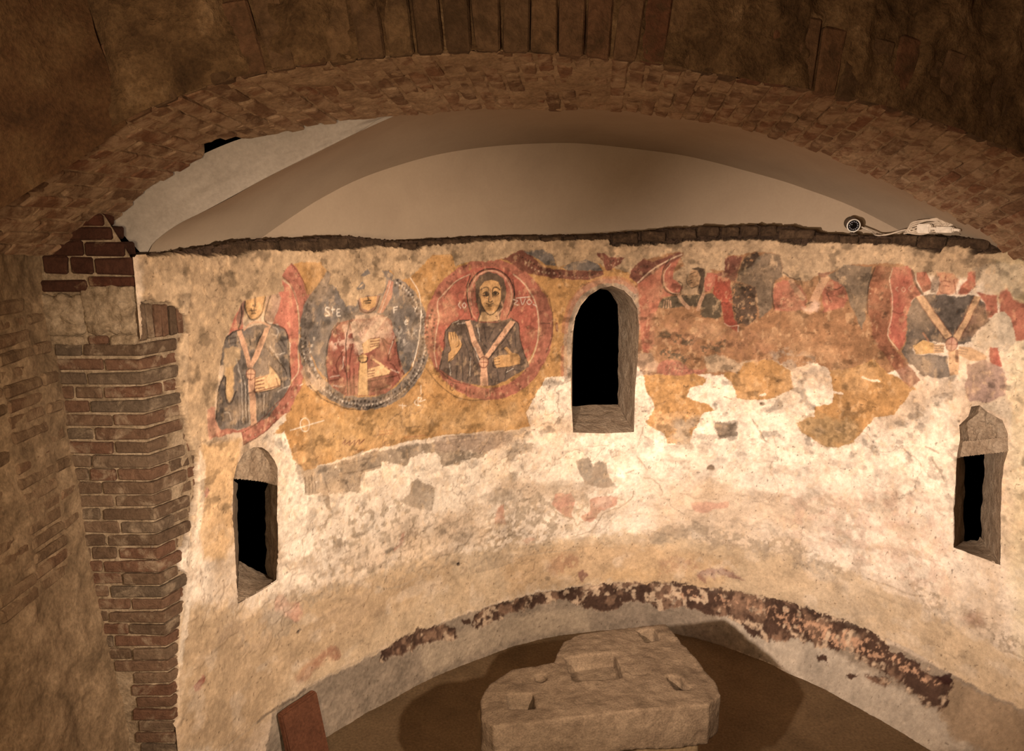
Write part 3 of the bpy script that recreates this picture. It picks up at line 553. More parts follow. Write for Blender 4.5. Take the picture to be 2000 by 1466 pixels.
f|ribbony|rag=0.002 soft=0.002|1526,838 1524,846 1519,853 1511,857 1502,860 1491,860 1481,857 1472,852 1465,845 1460,838 1459,829 1461,822 1466,815 1474,810 1483,808 1494,808 1504,810 1513,815 1521,822 1525,830 1526,838
s|black|w=0.008 a=0.85|1526,833 1526,842 1522,849 1516,855 1507,859 1497,860 1486,859 1476,855 1468,849 1462,841 1459,833 1460,825
s|black|w=0.005 a=0.6|1493,816 1491,860
s|black|w=0.005 a=0.6|1465,826 1523,833
s|black|w=0.005 a=0.6|1466,861 1444,1055
s|black|w=0.005 a=0.6|1523,868 1524,1068
f|skinpale|rag=0.003 soft=0.003|1490,742 1544,718 1626,721 1618,774 1541,800 1498,804
f|skinpale|rag=0.003 soft=0.003|1525,908 1624,895 1560,847 1582,845 1657,904 1701,937 1689,963 1588,966 1523,967
s|darkred|w=0.006 a=0.85 rag=0.002|1555,719 1626,718
s|darkred|w=0.006 a=0.85 rag=0.002|1554,736 1625,736
s|darkred|w=0.006 a=0.85 rag=0.002|1554,754 1621,753
s|darkred|w=0.006 a=0.85 rag=0.002|1553,769 1613,767
s|darkred|w=0.006 a=0.85 rag=0.002|1525,921 1574,919
s|darkred|w=0.006 a=0.85 rag=0.002|1524,937 1573,937
s|darkred|w=0.006 a=0.85 rag=0.002|1524,952 1567,952
s|darkred|w=0.006 a=0.85 rag=0.002|1523,967 1689,963
s|darkred|w=0.006 a=0.85 rag=0.002|1657,909 1701,937
f|hood|rag=0.003 soft=0.003|1466,471 1483,544 1540,566 1606,546 1642,457 1609,455 1482,459
f|skin|rag=0.003 soft=0.003|1484,461 1615,458 1601,519 1546,545 1498,520
s|black|w=0.007 a=0.85 rag=0.002|1469,471 1489,532 1541,556 1595,540 1636,461
s|black|w=0.007 a=0.85 rag=0.002|1512,483 1565,484
s|black|w=0.007 a=0.85 rag=0.002|1522,494 1559,497
s|black|w=0.007 a=0.85 rag=0.002|1540,459 1549,477
f|halopink|rag=0.004 soft=0.004|1616,564 1675,438 1706,362 1744,377 1723,476 1659,568
s|wht|w=0.006 a=0.5|1637,566 1691,448 1722,371
f|ribbonw|rag=0.004 soft=0.006 a=0.8|1446,566 1530,561 1605,563 1637,583 1539,592 1445,587
f|tan|rag=0.008 soft=0.003 rel=-0.002|950,183 1003,223 963,267 946,312 950,382 878,399 849,393 676,409 657,426 621,473 589,528 520,622 483,725 454,829 425,933 373,929 365,1007 372,1088 322,1105 241,998 297,453 378,189 650,172
f|tan|rag=0.01 soft=0.003 rel=-0.002|1244,176 1211,239 1253,281 1281,302 1268,362 1302,377 1330,424 1387,502 1459,510 1477,459 1609,458 1659,437 1689,369 1659,308 1724,306 1745,329 1733,363 1865,366 1909,337 1986,277 2030,243 1989,179 1729,164
f|greyfield|rag=0.006 soft=0.003|1498,325 1552,290 1572,316 1529,335
f|greyfield|rag=0.006 soft=0.003|1464,399 1507,364 1532,382 1521,411 1474,412
s|tan|w=0.008|1485,396 1512,381
f|robe|rag=0.006 soft=0.004|1653,309 1708,306 1728,350 1705,370 1679,334
s|wht|w=0.006 a=0.8 rag=0.001|1260,505 1241,499 1235,515 1254,529 1258,545 1233,547
s|wht|w=0.006 a=0.8 rag=0.001|1284,502 1282,535
s|wht|w=0.006 a=0.8 rag=0.001|1275,514 1295,516
s|wht|w=0.006 a=0.8 rag=0.001|1335,515 1315,517 1314,534 1329,535 1314,538 1315,555 1338,557
s|wht|w=0.006 a=0.8 rag=0.001|1743,539 1742,574
s|wht|w=0.006 a=0.8 rag=0.001|1743,539 1771,537
s|wht|w=0.006 a=0.8 rag=0.001|1743,555 1765,554
s|wht|w=0.006 a=0.8 rag=0.001|1828,640 1851,637 1840,627 1828,640 1834,654 1850,654
s|wht|w=0.006 a=0.8 rag=0.001|1903,547 1914,561 1927,546
s|wht|w=0.006 a=0.8 rag=0.001|1914,561 1911,579
f|wht|rag=0.03 soft=0.02 a=0.35 wear=0.45 ws=0.02|1755,682 1822,671 1888,677 1920,735 1818,779 1762,791
s|wht|w=0.006 a=0.7 rag=0.001|950,1180 1019,1178 1189,1170
s|wht|w=0.006 a=0.7 rag=0.001|1766,1176 1822,1190
s|wht|w=0.006 a=0.7 rag=0.001|1794,1172 1793,1200
s|wht|w=0.006 a=0.7 rag=0.001|1908,1162 1890,1178 1907,1199 1940,1205
s|wht|w=0.006 a=0.7 rag=0.001|1919,1149 1918,1201
s|wht|w=0.006 a=0.7 rag=0.001|1919,1149 1947,1158 1930,1179 1975,1172
s|wht|w=0.006 a=0.7 rag=0.001|1944,1073 1942,1129
s|wht|w=0.006 a=0.7 rag=0.001|1034,932 1054,927
s|wht|w=0.006 a=0.6|1083,1174 1081,1186 1076,1196 1069,1204 1060,1208 1050,1207 1040,1203 1032,1196 1026,1186 1022,1174 1021,1161 1023,1149 1028,1139 1036,1132 1045,1128 1055,1128 1064,1132 1072,1139 1079,1149 1083,1161 1083,1174
f|ring3|rag=0.006 soft=0.004 var=0.3 wear=0.04|3018,777 3006,896 2966,1007 2900,1104 2812,1179 2705,1229 2585,1249 2460,1241 2338,1205 2226,1144 2130,1064 2055,969 2005,865 1980,756 1983,648 2012,546 2067,453 2144,375 2240,314 2349,275 2468,259 2589,269 2704,304 2808,364 2896,446 2962,546 3003,658 3018,777 2910,772 2898,673 2865,580 2813,497 2743,428 2661,378 2569,348 2474,339 2380,352 2292,385 2216,435 2155,501 2111,579 2088,666 2086,757 2106,848 2147,935 2206,1014 2283,1079 2371,1128 2467,1156 2566,1162 2660,1144 2745,1103 2815,1040 2868,961 2900,870 2910,772
f|redfield3|rag=0.005 soft=0.004 var=0.2|2908,736 2888,867 2830,982 2737,1069 2619,1118 2487,1124 2355,1089 2239,1017 2149,917 2093,801 2076,678 2099,559 2158,454 2249,372 2364,321 2492,306 2620,330 2736,391 2828,486 2887,605 2908,736
f|ring3dk|rag=0.008 soft=0.006 var=0.4|2740,197 2829,228 2918,308 3006,339 3060,360 3028,409 2918,387 2830,374 2740,333 2650,272 2583,261
f|ring3dk|rag=0.008 soft=0.012 a=0.6 var=0.4|2897,436 2986,558 3015,701 3011,823 2922,798 2909,656 2853,513
d|black|r=0.012 st=0.0236 a=0.4|2347,283 2268,317 2201,361 2145,414
d|pale|r=0.012 st=0.0295 a=0.7|2785,285 2852,331 2940,363 3017,379
d|black|r=0.01 st=0.0236 a=0.7|2762,256 2851,297 2940,338 3028,360
d|black|r=0.013 st=0.0295 a=0.75|2044,564 2008,672 2001,764 2004,839 2024,916
d|pale|r=0.012 st=0.0334 a=0.6|2021,599 1991,689 1983,790 1992,884 2035,955
d|black|r=0.013 st=0.0255 a=0.7|2059,602 2046,694 2044,768 2053,863
d|darkred|r=0.014 st=0.0393 a=0.6|2035,955 2111,1050 2188,1108 2301,1161 2440,1189 2579,1185 2649,1152
s|black|w=0.006 a=0.55 rag=0.004|1979,948 2077,1074 2210,1179 2358,1228 2486,1235
s|black|w=0.006 a=0.55 rag=0.004|2089,990 2189,1069 2336,1116
s|black|w=0.006 a=0.55 rag=0.004|2986,558 3010,701 3006,843 2968,944
s|black|w=0.006 a=0.55 rag=0.004|2133,505 2200,426 2312,370
s|black|w=0.006 a=0.55 rag=0.004|2910,726 2999,731
s|black|w=0.006 a=0.55 rag=0.004|2144,1073 2143,1102
s|black|w=0.006 a=0.55 rag=0.004|2177,1087 2200,1090 2211,1120 2188,1137 2171,1115 2177,1087
s|black|w=0.006 a=0.55 rag=0.004|2302,1132 2301,1191
s|black|w=0.006 a=0.55 rag=0.004|2336,1146 2335,1195
s|black|w=0.006 a=0.55 rag=0.004|2463,1172 2463,1222
s|black|w=0.006 a=0.55 rag=0.004|2498,1176 2503,1217
s|pale|w=0.008 a=0.7|2073,959 2057,863 2067,733 2091,642 2083,530 2133,478 2234,399 2346,357
s|pale|w=0.009 a=0.85|2695,370 2785,442 2864,563 2898,695 2894,857 2855,967 2821,1010
f|robe3|rag=0.005 soft=0.004 var=0.2|2139,720 2207,664 2342,660 2421,690 2558,700 2672,673 2735,716 2752,848 2798,962 2833,1037 2741,1075 2638,1121 2533,1145 2429,1132 2257,1087 2156,1026 2090,980 2114,869 2137,833
f|halo3|rag=0.003 soft=0.003|2388,640 2352,598 2329,550 2322,498 2330,447 2353,402 2389,364 2436,338 2488,326 2543,329 2595,347 2640,378 2675,420 2696,470 2702,524 2692,576 2667,623 2629,660 2600,635 2630,604 2649,565 2657,521 2652,476 2636,434 2610,398 2575,372 2536,357 2494,355 2454,365 2418,387 2390,419 2373,457 2366,500 2372,544 2389,585 2417,620
f|halo3|rag=0.003 soft=0.003|2345,414 2390,369 2377,605 2399,645 2354,604 2330,526
s|black|w=0.01 a=0.8|2346,596 2325,539 2323,479 2341,423 2377,376 2426,343 2485,327 2546,330 2604,352 2652,391 2686,444 2701,504 2697,566 2673,622
s|pale|w=0.006 a=0.7|2351,562 2342,507 2350,452 2375,404 2415,367 2465,345 2520,340 2574,354 2621,384 2657,429 2678,482 2681,540 2666,594
f|hair3|rag=0.004 soft=0.004|2384,415 2424,370 2492,346 2560,358 2616,396 2639,475 2627,552 2593,609 2581,677 2604,698 2398,683 2416,627 2389,539
f|skin|rag=0.002 soft=0.003|2423,446 2458,409 2514,400 2571,419 2593,463 2591,541 2564,607 2513,641 2473,626 2434,561 2417,502
f|skinpale|rag=0.003 soft=0.005 a=0.9|2433,618 2558,621 2581,682 2501,691 2410,679
s|black|w=0.006 a=0.8|2423,512 2439,580 2479,631 2513,643 2553,616 2587,560
s|black|w=0.008 a=0.85|2429,465 2457,452 2491,458 2496,516
s|black|w=0.008 a=0.85|2525,518 2525,465 2554,454 2584,472
s|black|w=0.008 a=0.9|2448,490 2474,481 2493,495
s|black|w=0.008 a=0.9|2448,502 2474,510 2493,499
s|black|w=0.008 a=0.9|2525,494 2545,483 2573,496
s|black|w=0.008 a=0.9|2527,500 2548,511 2573,501
f|black|rag=0 soft=0.002|2485,495 2485,498 2483,501 2480,504 2476,505 2473,505 2469,505 2465,503 2463,500 2461,497 2460,493 2461,490 2463,487 2465,484 2469,483 2473,482 2477,483 2480,485 2483,488 2485,491 2485,495
f|black|rag=0 soft=0.002|2560,496 2560,500 2558,503 2555,505 2551,507 2548,507 2544,507 2540,505 2538,502 2536,499 2535,495 2536,492 2538,488 2540,486 2544,485 2548,484 2552,485 2555,487 2558,489 2560,493 2560,496
s|black|w=0.007 a=0.85|2498,516 2491,545 2504,553 2522,545
s|black|w=0.007 a=0.85|2473,561 2502,568 2527,562
s|black|w=0.007 a=0.85|2488,578 2515,579
s|darkred|w=0.006 a=0.5|2434,499 2457,514
s|darkred|w=0.006 a=0.5|2536,518 2576,515
s|darkred|w=0.006 a=0.5|2508,464 2508,536
s|darkred|w=0.006 a=0.5|2457,519 2491,530
s|ribbon|w=0.01 a=0.7|2599,560 2604,600 2570,637 2558,685
s|ribbon|w=0.01 a=0.6|2328,413 2327,526 2354,623 2387,663
s|black|w=0.009 a=0.7|2346,367 2320,441 2321,535 2353,651
s|black|w=0.009 a=0.7|2689,409 2704,497 2672,604 2638,670
f|ribbon|rag=0.003 soft=0.003|2302,672 2342,665 2380,788 2459,932 2424,949 2351,834
f|ribbon|rag=0.003 soft=0.003|2667,692 2709,703 2592,835 2488,945 2453,932 2534,840
f|ribbon|rag=0.003 soft=0.003|2427,998 2476,1003 2486,1139 2417,1131
f|ribbon|rag=0.002 soft=0.002|2486,975 2485,987 2479,997 2471,1005 2461,1010 2449,1010 2438,1007 2428,1001 2420,991 2414,980 2413,967 2415,955 2420,945 2428,937 2438,932 2450,931 2461,934 2471,941 2480,951 2485,962 2486,975
s|darkred|w=0.007 a=0.7|2486,975 2485,987 2479,997 2471,1005 2461,1010 2449,1010 2438,1007 2428,1001 2420,991 2414,980 2413,967 2415,955 2420,945 2428,937 2438,932 2450,931 2461,934 2471,941 2480,951 2485,962 2486,975
s|darkred|w=0.006 a=0.6|2450,941 2449,1006
s|darkred|w=0.006 a=0.6|2418,968 2483,974
s|black|w=0.007 a=0.7 rag=0.003|2151,721 2207,669 2331,664
s|black|w=0.007 a=0.7 rag=0.003|2672,675 2735,721 2755,848 2821,1026
s|black|w=0.007 a=0.7 rag=0.003|2139,730 2125,870 2092,981
s|black|w=0.007 a=0.7 rag=0.003|2351,834 2419,948
s|black|w=0.007 a=0.7 rag=0.003|2488,950 2604,841 2707,714
s|black|w=0.007 a=0.7 rag=0.003|2308,696 2351,834
s|black|w=0.007 a=0.7 rag=0.003|2522,978 2534,1014 2603,1016 2730,1008
s|robed|w=0.009 a=0.75 rag=0.003|2387,721 2420,801 2477,875
s|robed|w=0.009 a=0.75 rag=0.003|2455,726 2471,825
s|robed|w=0.009 a=0.75 rag=0.003|2535,732 2489,807
s|robed|w=0.009 a=0.75 rag=0.003|2604,757 2523,830
s|robed|w=0.009 a=0.75 rag=0.003|2284,790 2328,910 2348,1088
s|robed|w=0.009 a=0.75 rag=0.003|2307,753 2362,894 2394,1104
s|robed|w=0.009 a=0.75 rag=0.003|2237,920 2223,1054
s|robed|w=0.009 a=0.75 rag=0.003|2271,885 2274,1079
s|robed|w=0.009 a=0.75 rag=0.003|2169,941 2179,1019
s|robed|w=0.009 a=0.75 rag=0.003|2339,921 2314,1084
s|robed|w=0.009 a=0.75 rag=0.003|2638,819 2672,882
s|robed|w=0.009 a=0.75 rag=0.003|2707,764 2718,885
s|robed|w=0.009 a=0.75 rag=0.003|2487,1054 2521,1118
s|robed|w=0.009 a=0.75 rag=0.003|2557,1032 2579,1125
s|robed|w=0.009 a=0.75 rag=0.003|2626,1079 2672,1043 2753,1061
s|robed|w=0.009 a=0.75 rag=0.003|2638,1019 2626,1109
s|robed|w=0.009 a=0.75 rag=0.003|2534,969 2580,914 2626,878
s|wht|w=0.006 a=0.5 rag=0.006|2398,703 2409,762 2420,821
s|wht|w=0.006 a=0.5 rag=0.006|2196,678 2252,663
s|wht|w=0.006 a=0.5 rag=0.006|2169,951 2173,1028
s|wht|w=0.006 a=0.5 rag=0.006|2339,930 2332,1047
s|wht|w=0.006 a=0.5 rag=0.006|2638,1060 2695,1040
s|wht|w=0.006 a=0.5 rag=0.006|2374,856 2418,968
s|wht|w=0.006 a=0.5 rag=0.006|2229,690 2297,685
f|black|rag=0.012 soft=0.006 a=0.6 wear=0.3 ws=0.02|2196,678 2263,664 2296,695 2240,710 2206,716
f|skin|rag=0.003 soft=0.003|2164,732 2217,736 2245,777 2274,827 2237,881 2192,925 2158,935 2164,874 2181,857 2163,779
s|black|w=0.005 a=0.75 rag=0.002|2178,738 2188,791
s|black|w=0.005 a=0.75 rag=0.002|2198,735 2207,788
s|black|w=0.005 a=0.75 rag=0.002|2219,741 2227,794
s|black|w=0.005 a=0.75 rag=0.002|2245,777 2249,825 2227,842
s|black|w=0.005 a=0.75 rag=0.002|2274,827 2237,881 2163,936
s|black|w=0.005 a=0.75 rag=0.002|2164,732 2161,779 2182,852 2164,874
f|skin|rag=0.003 soft=0.003|2534,949 2580,934 2649,935 2615,887 2638,874 2684,923 2735,937 2758,969 2753,1010 2649,1021 2557,1022 2536,989
s|black|w=0.005 a=0.7 rag=0.002|2540,955 2580,954
s|black|w=0.005 a=0.7 rag=0.002|2540,975 2580,976
s|black|w=0.005 a=0.7 rag=0.002|2543,995 2580,996
s|black|w=0.005 a=0.7 rag=0.002|2615,887 2661,936
s|black|w=0.005 a=0.7 rag=0.002|2534,949 2539,1015 2649,1021
s|wht|w=0.006 a=0.7 rag=0.001|2259,541 2248,559 2264,579
s|wht|w=0.006 a=0.7 rag=0.001|2293,543 2278,561 2292,581 2307,563 2293,543
s|wht|w=0.006 a=0.7 rag=0.001|2695,546 2729,557 2701,576 2735,587
s|wht|w=0.006 a=0.7 rag=0.001|2752,544 2769,584 2791,545
s|wht|w=0.006 a=0.7 rag=0.001|2819,552 2802,566 2819,586 2842,572 2825,552
s|wht|w=0.006 a=0.7 rag=0.001|2853,588 2875,599
s|wht|w=0.006 a=0.7 rag=0.001|2718,537 2830,532
f|greyfield|rag=0.006 soft=0.004 var=0.2|2784,217 2928,200 3005,241 3038,320 2962,309 2873,258
f|greyfield|rag=0.006 soft=0.004 var=0.2|3081,331 3167,293 3262,279 3347,310 3395,360 3242,359 3125,352
f|ring3dk|rag=0.006 soft=0.004 var=0.35|3028,345 3125,352 3242,359 3395,360 3401,391 3275,425 3158,422 3028,404
d|black|r=0.009 st=0.0255 a=0.6|3050,370 3157,387 3264,394 3380,375
d|pale|r=0.008 st=0.0295 a=0.5|3050,390 3158,404 3264,409
f|ring3dk|rag=0.008 soft=0.004 var=0.4|3345,225 3408,235 3440,265 3554,266 3514,316 3421,361 3400,325 3357,275
d|pale|r=0.008 st=0.0255 a=0.6|3421,325 3483,306 3544,276
d|black|r=0.009 st=0.0255 a=0.6|3409,295 3472,286 3533,271
f|tan|rag=0.008 soft=0.003 rel=-0.002|2994,221 3049,330 3103,316 3188,288 3272,274 3357,300 3400,345 3399,295 3346,255 3345,205 3426,125 2960,123
f|tan|rag=0.01 soft=0.003 rel=-0.002|1966,182 2062,220 2204,223 2235,298 2313,272 2492,278 2650,253 2740,207 2829,199 2939,181 2982,103 1947,93
s|pinkgrey|w=0.055 a=0.75 rag=0.006|3136,1120 3137,849 3151,706 3203,565 3298,486 3413,452 3528,458 3623,520 3672,612 3682,757
s|greyw|w=0.03 a=0.8 rag=0.004|3158,1132 3154,850 3168,707 3220,586 3309,506 3413,465 3529,473 3613,530 3657,612 3672,778
s|salmon|w=0.045 a=0.6 rag=0.006|3109,786 3119,705 3171,574 3276,475 3402,428 3538,433 3643,499
s|salmon|w=0.022 a=0.7 rag=0.004|3098,910 3098,1118
f|salmon|rag=0.01 soft=0.01 a=0.8 var=0.2|3666,571 3782,428 3799,923 3740,966 3688,945 3671,757
s|darkred|w=0.016 a=0.8|3043,733 3049,784
s|pale|w=0.005 a=0.7|3045,743 3049,779
f|ring3dk|rag=0.006 soft=0.005 var=0.4|3600,367 3630,326 3690,276 3761,296 3948,225 3974,240 3863,346 3755,407 3654,458 3591,407
d|black|r=0.01 st=0.0236 a=0.6|3631,377 3681,337 3742,316
f|red4|rag=0.008 soft=0.006 var=0.2|3654,458 3754,387 3862,306 3835,387 3843,478 3906,539 3841,550 3803,643 3753,674 3758,966 3706,956 3668,551
s|pale|w=0.01 a=0.8|3654,448 3753,357 3871,285 3964,240
f|halo4|rag=0.004 soft=0.004|3960,263 3887,305 3840,387 3850,468 3902,520 3952,526 3983,481 3949,446 3908,416 3909,356 3932,305
s|black|w=0.008 a=0.7|3881,275 3838,346 3831,437 3864,508 3930,533
s|pale|w=0.006 a=0.6|3887,311 3843,387 3853,468 3905,518 3960,522
f|dkgreen|rag=0.008 soft=0.006 var=0.3 wear=0.08|3803,632 3841,560 3961,536 4119,530 4198,518 4251,572 4266,663 4246,705 4127,693 4104,617 3984,619 3884,631
f|brownochre|rag=0.02 soft=0.02 a=0.8|3803,643 4104,627 4137,708 4266,704 4289,785 3951,806 3757,778
f|tan|rag=0.006 soft=0.006 a=0.85|3934,355 3977,325 4130,323 4190,362 4152,383 4138,504 4110,530 3970,533 3983,476 3949,446 3911,416 3909,376
f|skindk|rag=0.003 soft=0.004|4012,380 4072,339 4122,368 4106,459 4048,483 4009,446
f|hair4|rag=0.004 soft=0.004|4032,344 4081,332 4129,343 4137,433 4115,535 4084,520 4092,464 4106,404 4072,354
s|black|w=0.006 a=0.6 rag=0.003|4009,385 4007,446 4043,483 4087,465
s|black|w=0.006 a=0.6 rag=0.003|4029,385 4063,369
s|black|w=0.006 a=0.6 rag=0.003|4021,435 4046,425
s|black|w=0.006 a=0.6 rag=0.003|4027,450 4047,445
s|black|w=0.006 a=0.6 rag=0.003|3947,436 3977,456 3969,507
s|ribbon4|w=0.022 a=0.9|3956,543 3988,588 4029,628
s|ribbon4|w=0.022 a=0.9|4131,529 4112,576 4096,637
s|ribbon4|w=0.007 a=0.8|3852,580 3848,627
s|ribbon4|w=0.007 a=0.8|3867,575 3866,626
s|ribbon4|w=0.007 a=0.8|3882,575 3884,629
s|ribbon4|w=0.007 a=0.8|3895,580 3900,621
f|halo4|rag=0.005 soft=0.005|4147,368 4216,377 4214,442 4177,503 4138,509 4131,454
f|red4b|rag=0.006 soft=0.005 var=0.2|4211,382 4320,420 4330,580 4356,701 4390,740 4383,791 4287,734 4251,572 4198,523
f|ring3dk|rag=0.008 soft=0.006 var=0.4|4273,262 4320,246 4388,250 4364,339 4350,439 4320,420 4201,382 4268,356
d|darkred|r=0.018 st=0.0491 a=0.6|4314,311 4289,381 4271,421
f|mottle|rag=0.01 soft=0.008 var=0.6 wear=0.2 ws=0.02|4350,439 4486,465 4518,694 4444,748 4385,740 4340,620 4327,460
f|mottle|rag=0.01 soft=0.008 var=0.6 wear=0.15 ws=0.02|4407,255 4491,219 4513,268 4459,338 4366,389 4381,300
f|greyfield4|rag=0.008 soft=0.008 var=0.25 a=0.85|4475,268 4539,228 4643,236 4673,385 4616,417 4613,599 4537,693 4500,554 4486,465 4359,429 4374,359 4468,318
s|pale|w=0.007 a=0.6|4287,734 4327,753 4385,745
s|wht|w=0.006 a=0.6|4387,750 4388,791
f|brownpink|rag=0.04 soft=0.04 a=0.5 wear=0.35 ws=0.04|3754,695 4287,744 4542,783 4645,887 4554,986 4297,949 3959,1015 3805,997 3760,861
f|dkgreen|rag=0.02 soft=0.01 wear=0.35 ws=0.02 a=0.8|3811,850 3880,812 3973,836 4065,875 4057,917 3955,899 3872,859
f|dkgreen|rag=0.02 soft=0.01 wear=0.3 ws=0.02 a=0.85|3815,965 3875,933 3937,963 4050,991 4031,1023 3898,1006
f|dkgreen|rag=0.02 soft=0.01 wear=0.35 ws=0.02 a=0.75|4127,915 4215,880 4312,846 4305,897 4218,953 4150,987
f|pinkpatch|rag=0.012 soft=0.006 var=0.3|3817,1050 3888,1017 4001,1034 4064,1085 4174,1080 4146,1118 3964,1136 3815,1119
d|darkred|r=0.016 st=0.0442 a=0.5|3859,1060 3921,1079 4008,1082 4064,1106
f|pink5|rag=0.008 soft=0.006 var=0.3|4618,441 4673,415 4739,417 4798,444 4847,547 4833,616 4753,621 4629,623 4614,530
f|pink5|rag=0.008 soft=0.006 var=0.3|4939,456 4982,406 5027,383 5087,438 5112,521 5089,579 4961,622
s|ribbon4|w=0.03 a=0.85|4730,417 4771,474 4818,530
s|ribbon4|w=0.045 a=0.85|4961,370 4913,486 4866,614
f|pinkwht|rag=0.01 soft=0.012 a=0.7|4808,598 4865,595 4898,535 4937,552 4914,621 4829,626
s|black|w=0.009 a=0.55 rag=0.006|4679,361 4738,398 4785,396 4806,434
s|black|w=0.009 a=0.55 rag=0.006|4913,353 4922,419
s|black|w=0.009 a=0.55 rag=0.006|4613,432 4609,530 4629,618
s|black|w=0.009 a=0.55 rag=0.006|4835,577 4881,555
s|black|w=0.009 a=0.55 rag=0.006|4976,444 5033,460 5068,430
s|black|w=0.009 a=0.55 rag=0.006|4975,492 5002,547
f|ring3dk|rag=0.008 soft=0.005 a=0.7|4904,358 4987,340 4979,369 4925,385
f|greyfield4|rag=0.008 soft=0.006 var=0.25 a=0.9|4969,369 5013,339 5074,292 5139,295 5254,297 5260,364 5243,493 5241,628 5221,718 5186,646 5143,575 5086,438
f|ring4|rag=0.008 soft=0.006 var=0.4 a=0.85|5260,364 5285,289 5391,293 5379,358 5399,482 5407,662 5397,754 5454,820 5556,915 5637,993 5579,1057 5488,981 5373,850 5299,756 5282,675 5244,558
d|black|r=0.014 st=0.0442 a=0.5|5370,314 5359,395 5332,505 5368,593
d|pale|r=0.008 st=0.0393 a=0.6|5260,419 5252,493 5263,556
d|darkred|r=0.014 st=0.0413 a=0.5|5383,756 5456,839 5521,939 5574,1003
s|black|w=0.008 a=0.6|5277,300 5249,401 5242,512 5253,603
f|red5|rag=0.006 soft=0.005 var=0.15|5395,293 5494,280 5527,324 5551,392 5595,443 5538,500 5517,561 5518,758 5487,821 5399,740 5412,571 5377,394
s|pale|w=0.007 a=0.7|5392,304 5378,385 5407,499 5413,625 5400,736 5473,818
s|darkred|w=0.009 a=0.6|5417,575 5460,585 5499,568
s|pale|w=0.005 a=0.6|5434,417 5422,431 5437,445
s|pale|w=0.005 a=0.6|5471,415 5459,431 5474,445 5486,429 5471,415
s|pale|w=0.005 a=0.6|5519,403 5508,425 5526,442
s|black|w=0.014 a=0.75|5519,311 5549,392 5595,449
f|halo5|rag=0.005 soft=0.004|5543,323 5604,313 5650,377 5641,420 5599,439 5557,378
f|halo5|rag=0.006 soft=0.006|5810,433 5826,382 5864,350 5866,301 5902,291 5911,376 5873,432
f|skin5|rag=0.008 soft=0.008 a=0.85 var=0.2|5669,307 5776,314 5814,349 5790,439 5688,449 5697,374
s|darkred|w=0.007 a=0.5 rag=0.004|5705,365 5730,359 5765,365
s|darkred|w=0.007 a=0.5 rag=0.004|5725,389 5759,391
s|darkred|w=0.007 a=0.5 rag=0.004|5697,374 5712,432 5764,441
s|darkred|w=0.007 a=0.5 rag=0.004|5735,321 5733,346
s|darkred|w=0.007 a=0.5 rag=0.004|5785,351 5802,434
f|hood5|rag=0.006 soft=0.006 a=0.7|5645,377 5670,316 5697,374 5686,434 5643,437
f|robe5|rag=0.008 soft=0.005 var=0.3|5519,543 5566,469 5678,441 5783,450 5905,432 5975,477 6015,580 5938,654 5927,706 5856,736 5762,740 5628,731 5566,788 5584,832 5791,811 5821,927 5750,963 5651,956 5554,897 5502,832 5522,757
f|brownpink|rag=0.02 soft=0.03 a=0.5|5898,509 5977,493 6015,580 5938,654 5852,699 5853,631
f|greypale|rag=0.02 soft=0.03 a=0.5|5547,826 5779,820 5816,919 5750,960 5651,954 5534,882
f|ribbon5|rag=0.003 soft=0.004|5556,472 5602,456 5711,586 5804,688 5768,713 5669,608
f|ribbon5|rag=0.003 soft=0.004|5910,438 5951,439 5905,575 5849,712 5813,691 5870,562
s|darkred|w=0.006 a=0.5 rag=0.003|5602,456 5711,586 5799,680
s|darkred|w=0.006 a=0.5 rag=0.003|5558,474 5669,608 5763,714
s|darkred|w=0.006 a=0.5 rag=0.003|5910,438 5870,562 5815,678
s|darkred|w=0.006 a=0.5 rag=0.003|5951,439 5905,575 5852,707
f|ribbon5|rag=0.006 soft=0.006|5796,774 5863,765 5871,918 5816,927
f|halo5p|rag=0.002 soft=0.003|5844,734 5844,746 5840,758 5833,768 5824,775 5813,779 5802,778 5792,774 5783,766 5777,755 5773,743 5774,730 5778,718 5785,708 5794,701 5805,698 5816,698 5826,703 5835,711 5841,721 5844,734
s|darkred|w=0.007 a=0.6|5844,734 5844,746 5840,758 5833,768 5824,775 5813,779 5802,778 5792,774 5783,766 5777,755 5773,743 5774,730 5778,718 5785,708 5794,701 5805,698 5816,698 5826,703 5835,711 5841,721 5844,734
s|darkred|w=0.006 a=0.5|5805,704 5813,776
s|darkred|w=0.006 a=0.5|5775,743 5843,734
f|skin5y|rag=0.003 soft=0.003|5568,779 5629,733 5703,748 5710,809 5593,831
f|ribbon5|rag=0.004 soft=0.004|5698,753 5763,749 5772,795 5703,810
s|robe5|w=0.006 a=0.6|5707,762 5764,758
s|robe5|w=0.006 a=0.6|5709,778 5765,772
s|robe5|w=0.006 a=0.6|5711,793 5763,788
s|black|w=0.006 a=0.5|5591,811 5575,787 5628,731 5710,747
f|ribbon5|rag=0.005 soft=0.004|5852,745 5940,742 6026,784 6020,810 5932,823 5862,795
s|robe5|w=0.006 a=0.5|5858,757 5908,757
s|robe5|w=0.006 a=0.5|5860,773 5910,772
s|robe5|w=0.006 a=0.5|5861,787 5907,786
s|darkred|w=0.016 a=0.7|5847,776 5854,835
s|skin5|w=0.01 a=0.7|5624,692 5645,716 5665,739
f|red5b|rag=0.006 soft=0.006 var=0.2|5919,408 5985,420 6040,425 6052,527 6005,564 5975,477
f|red5b|rag=0.008 soft=0.008 var=0.25|6050,406 6089,378 6143,447 6218,456 6241,649 6173,674 6123,540 6063,518
f|infill|rag=0.006 soft=0.003 rel=0.002|5922,690 6005,597 6036,525 6097,513 6151,581 6171,674 6131,740 6022,751 5946,729
f|red5|rag=0.005 soft=0.005|6036,731 6082,725 6119,828 6083,854 6047,798
